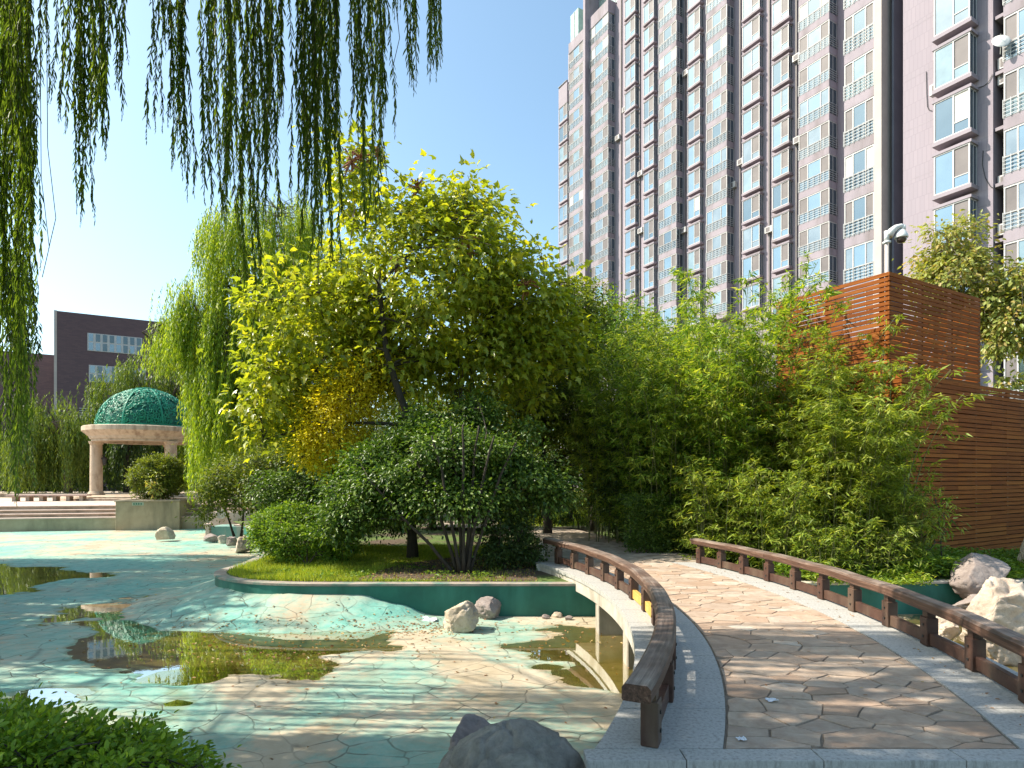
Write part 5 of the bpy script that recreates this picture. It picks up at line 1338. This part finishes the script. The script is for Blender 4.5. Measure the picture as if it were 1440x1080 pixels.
tree('shrub', 'added tall shrub, leaves coloured dark for the deep shade where the path bends, left of the bamboo', 'shrub', (2.9, 15.2, -.14), None,  # added to darken this spot, dark leaf colour standing for deep shade
     [(2.9, 15.0, 1.3, .9, .8, 1.1), (3.4, 14.2, 1.4, .8, .7, 1.0), (2.5, 16.0, 1.6, .7, .7, 1.1), (3.0, 14.6, 2.5, .7, .7, .7)], 330, 80, .3, T_OVAL, .085, .5, M['dark_leaf'], M['bark_dark'], r0=.03, seed=26,
     stems=[[(2.9, 15.2, -.14), (2.8, 15.1, .8), (2.9, 15.0, 2.0)], [(3.0, 15.1, -.14), (3.2, 14.7, .8), (3.4, 14.3, 1.8)]], limbs=10)
hedge('dark low hedge behind the rotunda', -21, -13.5, 39.5, 40.3, 1.25, 3, M['olive_leaf'], 260, 40)

# bamboo
def bamboo_meshes(h, n, rad, seed, low=.25, per_node=9, leafL=.135):
    rng = np.random.default_rng(seed); rd = random.Random(seed); mb = MB(); P_, A_, N_ = [], [], []
    for k in range(n):
        a = rd.uniform(0, 6.28); r = rad * math.sqrt(rd.random()); b = Vector((r * math.cos(a), r * math.sin(a), 0)); hh = h * rd.uniform(.68, 1.05)
        la = rd.uniform(0, 6.28); ln = hh * rd.uniform(.08, .3); out = Vector((math.cos(la), math.sin(la), 0)) * .6 + (b.normalized() * .7 if r > .05 else Vector())
        pts = [b + Vector((0, 0, hh * t)) + out * ln * t ** 2.4 - Vector((0, 0, ln * .35 * t ** 4)) for t in [j / 12 for j in range(13)]]
        mb.tube(pts, [.010 * (1 - .75 * j / 12) + .002 for j in range(13)], 5, cap=False)
        nn = int(hh / .13)
        for j in range(nn):
            t = low + (1 - low) * (j + rd.random()) / nn; t = min(t, .999); f = t * 12; i0 = int(f); p = pts[i0].lerp(pts[min(12, i0 + 1)], f - i0)
            ba = rd.uniform(0, 6.28); bl = rd.uniform(.25, .62) * (1.25 - .5 * t); d = Vector((math.cos(ba), math.sin(ba), rd.uniform(.1, .9))).normalized()
            e = p + d * bl - Vector((0, 0, bl * .2))
            if rd.random() < .5: mb.tube([p, p.lerp(e, .5) + Vector((0, 0, .04)), e], [.003, .0025, .0015], 3, cap=False)
            m_ = per_node + rd.randint(-2, 3); u = rng.uniform(.35, 1.05, m_)
            q = np.array(p)[None] * (1 - u[:, None]) + np.array(e)[None] * u[:, None] + rng.normal(size=(m_, 3)) * .025
            an = rng.uniform(0, 6.28, m_); ax = np.stack([np.cos(an) * .75, np.sin(an) * .75, rng.uniform(-.95, .15, m_)], 1) + np.array(d) * .5
            P_.append(q); A_.append(ax); N_.append(np.array([0, 0, 1.]) + rng.normal(size=(m_, 3)) * .4)
    P_, A_, N_ = np.concatenate(P_), np.concatenate(A_), np.concatenate(N_); L = leafL * rng.uniform(.6, 1.3, len(P_))
    c = mb.build('culms', M['culm'], smooth=True); f = leaves('foliage', P_, A_, N_, L, L * .20, T_BAMBOO, M['bamboo_leaf'])
    cm, fm = c.data, f.data; bpy.data.objects.remove(c); bpy.data.objects.remove(f); return cm, fm
BT = [bamboo_meshes(6.3, 30, .8, 1, .16, 19, .15), bamboo_meshes(5.0, 30, .85, 2, .14, 19, .15), bamboo_meshes(4.0, 28, .8, 3, .08, 19, .15), bamboo_meshes(2.1, 34, .65, 4, .02, 15), bamboo_meshes(1.0, 30, .45, 5, .0, 12, .12)]
BAM = [(4.55, 12.9, 0, 1.0, 'tallest bamboo clump, left of the slatted box against the tower'), (3.55, 13.6, 1, 1.0, 'bamboo clump over the right side of the path'), (5.5, 12.6, 1, 1.0, 'bamboo clump in front of the lit slatted side'),
       (6.55, 12.0, 2, 1.0, 'bamboo clump at the corner of the slatted enclosure'), (6.35, 11.3, 2, 1.02, 'yellowish bamboo leaning over the enclosure corner'), (2.6, 15.5, 1, 1.0, 'shaded bamboo clump left of the others along the path'),
       (3.9, 15.8, 0, .9, 'bamboo clump in the back row before the tower foot'), (4.9, 11.55, 3, 1.0, 'low bushy bamboo just behind the far end of the right railing'), (5.9, 11.3, 2, .8, 'bamboo clump of middle height behind the right railing'),
       (4.15, 12.2, 3, 1.05, 'low bushy bamboo where the bridge meets the path'), (5.0, 14.6, 1, 1.05, 'bamboo clump filling the middle of the grove'), (6.8, 11.0, 3, .75, 'small bamboo tuft at the foot of the enclosure corner'),
       (6.2, 10.7, 4, 1.0, 'short bamboo shoots on the wall edge behind the right railing'), (2.9, 17.6, 0, .95, 'bamboo clump rearmost on the left of the grove'), (3.1, 14.4, 1, .85, 'bamboo clump arching above the low glossy bushes'), (4.4, 17.2, 0, 1.05, 'rearmost tall bamboo clump in the middle of the grove'), (5.9, 16.4, 0, .95, 'rearmost bamboo clump beside the lit slatted side'), (5.4, 10.5, 4, .9, 'short bamboo shoots left of the others on the wall edge')]
for k, (x, y, t, s, lb) in enumerate(BAM):
    r = empty('bamboo_clump', (x, y, -.14), rz=k * 1.7, label=lb, cat='bamboo', group='bamboo clumps along the right of the path'); r.scale = (s, s, s)
    child('culms', BT[t][0], r); child('foliage', BT[t][1], r)
tree('young_plant', 'single leafy sprig in front of the slatted wall behind the grey brown rock', 'plant', (7.55, 10.75, -.14), None,
     [(7.45, 10.75, .9, .3, .25, .45), (7.2, 10.7, .5, .3, .2, .3)], 26, 12, .18, T_BAMBOO, .15, .2, M['bamboo_leaf'], M['bark'], r0=.012, seed=24, stems=[[(7.55, 10.75, -.14), (7.5, 10.75, .6), (7.42, 10.75, 1.2)]], limbs=5)

# ground cover at right, grass on the island
def cover(name, label, fn, n, L, wr, mat, seed, hgt, tm=T_OVAL, up=.5):
    rng = np.random.default_rng(seed); x, y = fn(rng, n); n = len(x); z = -.13 + hgt * rng.random(n) ** .8 * (.55 + .45 * np.sin(x * 2.3 + y) * np.cos(y * 1.9))
    an = rng.uniform(0, 6.28, n); ax = np.stack([np.cos(an), np.sin(an), rng.uniform(-.4, .9, n)], 1); nr = np.array([0, 0, 1.]) + rng.normal(size=(n, 3)) * .45
    Ls = L * rng.uniform(.6, 1.3, n); tag(leaves(name, np.stack([x, y, z], 1), ax, nr, Ls, Ls * wr, tm, mat), label, kind='stuff')
def right_bed(rng, n):
    x = rng.uniform(4.6, 12, n); y = rng.uniform(10.0, 12.6, n); f = (x - C0.x) * INL.x + (y - C0.y) * INL.y
    k = (y > 10.05 + (x - 6.2) * .06 * (x > 6.2)) & ((f < -.1) | (x < 7.4)); return x[k], y[k]
cover('ground_cover', 'leafy green ground cover before the slatted wall', right_bed, 30000, .085, .3, M['round_leaf'], 3, .42)
def hang(rng, n):
    x = rng.uniform(4.8, 6.7, n); y = rng.uniform(9.7, 10.4, n); return x, y
cover('ground_cover', 'ground cover spilling over the right retaining wall', hang, 2600, .08, .3, M['bamboo_leaf'], 4, .28)
def back_lawn(rng, n):
    return rng.uniform(-.5, 4, n), rng.uniform(21, 30, n)
def grass(name, label, fn, n, L, seed):
    rng = np.random.default_rng(seed); x, y = fn(rng, n); n = len(x); ax = np.stack([rng.normal(0, .35, n), rng.normal(0, .35, n), np.ones(n)], 1); nr = rng.normal(size=(n, 3)); nr[:, 2] *= .2
    Ls = L * rng.uniform(.5, 1.4, n) * (.75 + .5 * np.clip(wav(x, y, 2.5, 0, 8), -.6, .8)); T = (np.array([[0, -.5, 0], [0, .5, 0], [1, 0, .25]], float), [[0, 1, 2]])
    tag(leaves(name, np.stack([x, y, np.full(n, -.13)], 1), ax, nr, Ls, .012 if L < .2 else .02, T, M['grass']), label, kind='stuff')
def island(rng, n):
    x = rng.uniform(-6, .4, n); y = rng.uniform(9.95, 15, n); k = sdf_poly(x, y, isl) > .03; x, y = x[k], y[k]
    s = sdf_poly(x, y, soil); k = (s < 0) | (rng.random(len(x)) < .04); return x[k], y[k]
grass('lawn_grass', 'sunlit grass on the island', island, 90000, .085, 5)
grass('back_grass', 'grass beyond the hedge', back_lawn, 9000, .2, 6)
def weeds(rng, n):
    c = rng.choice(7, n); cx = np.array([-1.7, -2.2, -2.6, -.5, -1.2, -4.0, -3.2])[c]; cy = np.array([11.5, 11.9, 10.6, 10.4, 10.3, 11.0, 10.4])[c]; return cx + rng.normal(0, .14, n), cy + rng.normal(0, .12, n)
cover('weeds', 'small broad leaved weeds in the lawn', weeds, 700, .05, .55, M['round_leaf'], 8, .16)

# ------------------------------------------------------------------ foreground bush, lower left
rng = np.random.default_rng(31); fbz = -.1
tree('foreground_bush', 'near clipped bush with small glossy leaves in the lower left corner', 'bush', (-2.0, 2.35, -.1), None,
     [(-1.75, 2.35, .25, .62, .5, .36), (-2.5, 2.4, .28, .8, .55, .44), (-3.4, 2.5, .25, .8, .5, .44), (-1.25, 2.2, .16, .26, .3, .26), (-2.1, 2.2, .42, 1.1, .35, .30)], 2600, 46, .075, T_OVAL, .029, .5, M['near_leaf'], M['bark_dark'], r0=.012, seed=31, shell=.72,
     stems=[[(x, 2.35, -.1), (x + .05, 2.35, .15), (x - .05, 2.3, .45)] for x in (-1.5, -2.0, -2.5, -3.0, -3.4)], limbs=26, droop=-.1, up=.8, twig=.0025)

# ------------------------------------------------------------------ willows
# overhead foreground willow: trunk out of the frame on the left
def fg_willow():
    rng = np.random.default_rng(77); rd = random.Random(77)
    base = Vector((-7.6, 2.0, -.1)); root = empty('willow_tree', base, label='near willow whose leafy strands hang across the top left of the picture', cat='tree')
    mb = MB(); mb.tube([base, base + Vector((.1, .1, 1.6)), base + Vector((.4, .4, 3.2)), base + Vector((.9, .9, 4.6))], [.36, .3, .27, .22], 12)
    top = base + Vector((.9, .9, 4.6)); limbs = []
    for tgt, m_ in (((-.9, 6.0, 8.4), .9), ((-2.6, 6.6, 8.6), 1.2), ((-4.8, 6.4, 7.9), .6), ((-6.4, 6.0, 7.3), .6), ((-4.0, 1.6, 7.6), 1.0), ((-1.5, 2.2, 7.4), 1.2), ((1.2, 3.0, 7.2), 1.5), ((-9.5, 5, 6.8), .6), ((-9.5, 0, 6.5), .5), ((-2.0, 4.4, 8.0), 1.1), ((-10.5, 3.5, 7.0), .8)):
        tgt = Vector(tgt); mid = top.lerp(tgt, .5) + Vector((0, 0, m_)); pts = bez(top, mid, tgt, 14); mb.tube(pts, [max(.014, .15 * (1 - .92 * j / 14)) for j in range(15)], 8); limbs += pts[2:]
    OA = np.array([tuple(q) for q in limbs]); Pl, Al, Nl, Ll = [], [], [], []
    def strand(x0, y0, zt, zb, s=1.0, sw=None):
        L = zt - zb
        if L < .2: return
        step = .019 * s; n = int(L / step); t = (np.arange(n) + rng.random(n) * .7) * step
        swx, swy = (rng.normal(0, .025), rng.normal(0, .03)) if sw is None else sw; ph = rng.random() * 6
        x = x0 + swx * t + .018 * np.sin(t * 2.6 + ph) + .006 * np.sin(t * 9 + ph); y = y0 + swy * t + .02 * np.cos(t * 2.1 + ph); z = zt - t
        ii = np.linspace(0, n - 1, max(3, n // 14)).astype(int); mb.tube([(x[i], y[i], z[i]) for i in ii], [.004 - .0022 * k / len(ii) for k in range(len(ii))], 3, cap=False)
        j = int(np.argmin(np.linalg.norm(OA - np.array([x0, y0, zt + .4]), axis=1))); a = Vector(OA[j]); q = Vector((x[0], y[0], zt))
        mb.tube(bez(a, Vector((q.x, q.y, max(a.z, q.z) + .1)), q, 5), [.014, .011, .009, .007, .005, .004], 4, cap=False)
        an = rng.random(n) * 6.28; s_ = rng.uniform(.2, .75, n); taper = np.clip((L - t) / .25, .45, 1)
        Pl.append(np.stack([x, y, z], 1)); Al.append(np.stack([np.cos(an) * s_, np.sin(an) * s_, -np.ones(n)], 1)); Nl.append(np.stack([np.cos(an), np.sin(an), s_ + .2], 1) + rng.normal(size=(n, 3)) * .35)
        Ll.append((.098 * s) * rng.uniform(.65, 1.2, n) * taper)
    # (px, bottom py, spread px, strands, depth)
    K = [(12, 300, 22, 12, 6.2), (30, 470, 22, 10, 6.4), (8, 640, 14, 12, 6.0), (26, 700, 14, 8, 6.3), (48, 600, 10, 5, 6.6), (105, 190, 16, 10, 6.0), (135, 220, 22, 12, 6.2), (122, 305, 9, 5, 6.1), (160, 160, 12, 7, 5.8),
         (62, 150, 14, 4, 6.5), (224, 70, 10, 4, 5.8), (236, 205, 10, 6, 6.0), (262, 260, 14, 8, 6.1), (290, 300, 14, 9, 6.2), (318, 270, 14, 8, 6.4), (342, 405, 12, 10, 6.0), (330, 320, 10, 6, 5.9), (375, 305, 9, 9, 6.2), (390, 205, 12, 7, 6.3),
         (362, 230, 8, 4, 6.6), (430, 300, 12, 12, 6.1), (456, 375, 11, 12, 6.0), (442, 330, 14, 8, 6.3), (466, 250, 8, 6, 6.4), (500, 130, 12, 6, 6.3), (512, 210, 8, 6, 6.1), (522, 325, 8, 8, 6.0), (534, 170, 8, 5, 6.2),
         (556, 30, 10, 4, 6.2), (574, 118, 5, 4, 6.1), (590, 60, 10, 4, 6.3), (604, 108, 7, 5, 6.0), (618, 85, 6, 4, 6.2)]
    for px, pb_, sp, n, Y in K:
        for k in range(int(n * 1.0)):
            yy = Y + rng.normal(0, .22); a = rng.normal(0, .55); x = px + sp * .62 * a; b = pb_ * (1 - .45 * abs(a) * rng.random() - .25 * rng.random() ** 2) if k > 3 else pb_ + rng.uniform(-12, 14); x = px + sp * a * (.5 if k < 4 else 1)
            q = P(x, b, yy); zt = 7.3 + rng.uniform(-.4, .5); strand(q.x - rng.normal(0, .03), yy, zt, q.z, rng.uniform(.85, 1.1))
    # bare hanging twigs
    for px, pb_, Y in ((64, 350, 6), (55, 390, 6.1), (300, 90, 6.2), (548, 95, 6.2)):
        q = P(px, pb_, Y); mb.tube([(q.x, Y, 7.2), (q.x + .02, Y, q.z + 1), (q.x + .1, Y, q.z + .3), (q.x + .03, Y, q.z)], .004, 3)
    # the rest of the canopy, above and beside the frame
    for k in range(2000):
        Y = rng.uniform(.6, 5.5); x = rng.uniform(-9, 1.6)
        lim = max(1.75 + .80 * Y, 3.5)
        if abs(x) < .86 * Y + .4 or x > -1: zb = lim + rng.uniform(0, 1.6)
        else: zb = rng.uniform(2.9, 4.8)
        strand(x, Y, 7.2 + rng.uniform(-.5, .6), zb, 2.1)
    for k in range(50):
        Y = rng.uniform(5.5, 9.5); x = -.84 * Y - .5 - rng.uniform(0, 3.5); strand(x, Y, 6.9 + rng.uniform(-.5, .5), rng.uniform(2.2, 4.5), 1.2)
    att(mb.build('trunk', M['bark'], smooth=True), root)
    Ls = np.concatenate(Ll); att(leaves('crown', np.concatenate(Pl), np.concatenate(Al), np.concatenate(Nl), Ls, Ls * .17, T_WILLOW, M['willow_leaf']), root)
fg_willow()
# side willow off the left edge, its shade falls on the pool
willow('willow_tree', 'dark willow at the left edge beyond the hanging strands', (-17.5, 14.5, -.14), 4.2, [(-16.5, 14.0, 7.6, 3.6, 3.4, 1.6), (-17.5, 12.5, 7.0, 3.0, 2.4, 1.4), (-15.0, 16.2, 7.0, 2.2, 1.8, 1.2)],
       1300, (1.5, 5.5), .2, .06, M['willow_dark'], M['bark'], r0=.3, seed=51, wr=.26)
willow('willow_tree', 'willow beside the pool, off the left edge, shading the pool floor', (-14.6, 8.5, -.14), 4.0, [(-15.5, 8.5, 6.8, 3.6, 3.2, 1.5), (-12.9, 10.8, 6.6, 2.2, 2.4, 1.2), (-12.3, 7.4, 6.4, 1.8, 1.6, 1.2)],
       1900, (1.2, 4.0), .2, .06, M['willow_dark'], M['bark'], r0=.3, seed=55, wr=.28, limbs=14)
# middle willow behind the island
willow('willow_tree', 'tall bright willow between the rotunda and the big leaved tree', (-10.8, 27, -.14), 7.5,
       [(-10.3, 26.5, 12.0, 2.8, 2.6, 1.9), (-12.3, 26.2, 8.6, 2.2, 2.0, 1.6), (-13.9, 26.0, 7.6, 1.6, 1.4, 1.3), (-8.6, 27, 9.5, 2.0, 2.0, 1.8), (-11.5, 25.6, 5.6, 1.6, 1.2, 1.0), (-12.6, 25.2, 4.2, 1.0, .9, .7), (-11.0, 26, 7.5, 2.6, 1.6, 2.0)],
       4600, (1.3, 4.6), .20, .065, M['willow_far'], M['bark'], r0=.35, seed=52, wr=.2, limbs=22, tw=.0, bottom=lambda x, y, r: ((1.6 + (669 - 520) * 26 / F) if 720 + F * x / y < 268 else (1.6 - .9)) + r.uniform(-.3, .8))
willow('willow_tree', 'willow rising behind the green dome', (-26.5, 46, -.14), 5.5, [(-28, 45, 8.3, 3.3, 2.6, 1.6), (-25, 46, 9.2, 3.4, 2.6, 1.8), (-22, 46, 8.6, 3.0, 2.6, 1.7)], 1300, (2, 5.5), .28, .11, M['willow_mid'], M['bark'], r0=.35, seed=53, wr=.22, tw=0, limbs=14)
willow('willow_tree', 'rounded willow left of the rotunda below the brick building', (-27.5, 38, -.14), 3.6, [(-27.6, 37.5, 5.0, 1.9, 1.8, 1.4), (-29.5, 38, 4.2, 2.0, 1.6, 1.2)], 900, (1.5, 4.5), .25, .1, M['willow_mid'], M['bark'], r0=.28, seed=54, wr=.22, tw=0, limbs=12)
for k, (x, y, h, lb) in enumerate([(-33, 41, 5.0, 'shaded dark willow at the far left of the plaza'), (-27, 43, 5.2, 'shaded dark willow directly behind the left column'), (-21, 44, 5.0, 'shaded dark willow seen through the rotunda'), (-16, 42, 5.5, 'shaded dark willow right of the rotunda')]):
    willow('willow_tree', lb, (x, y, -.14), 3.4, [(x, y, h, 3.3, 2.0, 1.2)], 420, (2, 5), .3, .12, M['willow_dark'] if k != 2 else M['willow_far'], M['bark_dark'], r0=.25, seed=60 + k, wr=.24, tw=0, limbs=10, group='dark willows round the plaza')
for k, (x, y, r_, h, lb) in enumerate([(-40, 52, 5, 5, 'far tree at the plaza edge, leftmost'), (-32, 54, 5, 4.6, 'far tree at the plaza edge, left of the columns'), (-23, 54, 5, 4.6, 'far tree at the plaza edge behind the columns'), (-14, 50, 4.5, 5, 'far tree at the plaza edge behind the bright willow')]):
    tree('leafy_tree', lb, 'tree', (x, y, -.14), [(x, y, -.14), (x, y, 1.2), (x, y, 2.6)], [(x, y, h * .5, r_, 2.5, h * .55)], 200, 50, 1.0, T_OVAL, .3, .5, M['dark_leaf'], M['bark_dark'], r0=.2, seed=80 + k, limbs=9, group='far trees round the plaza')
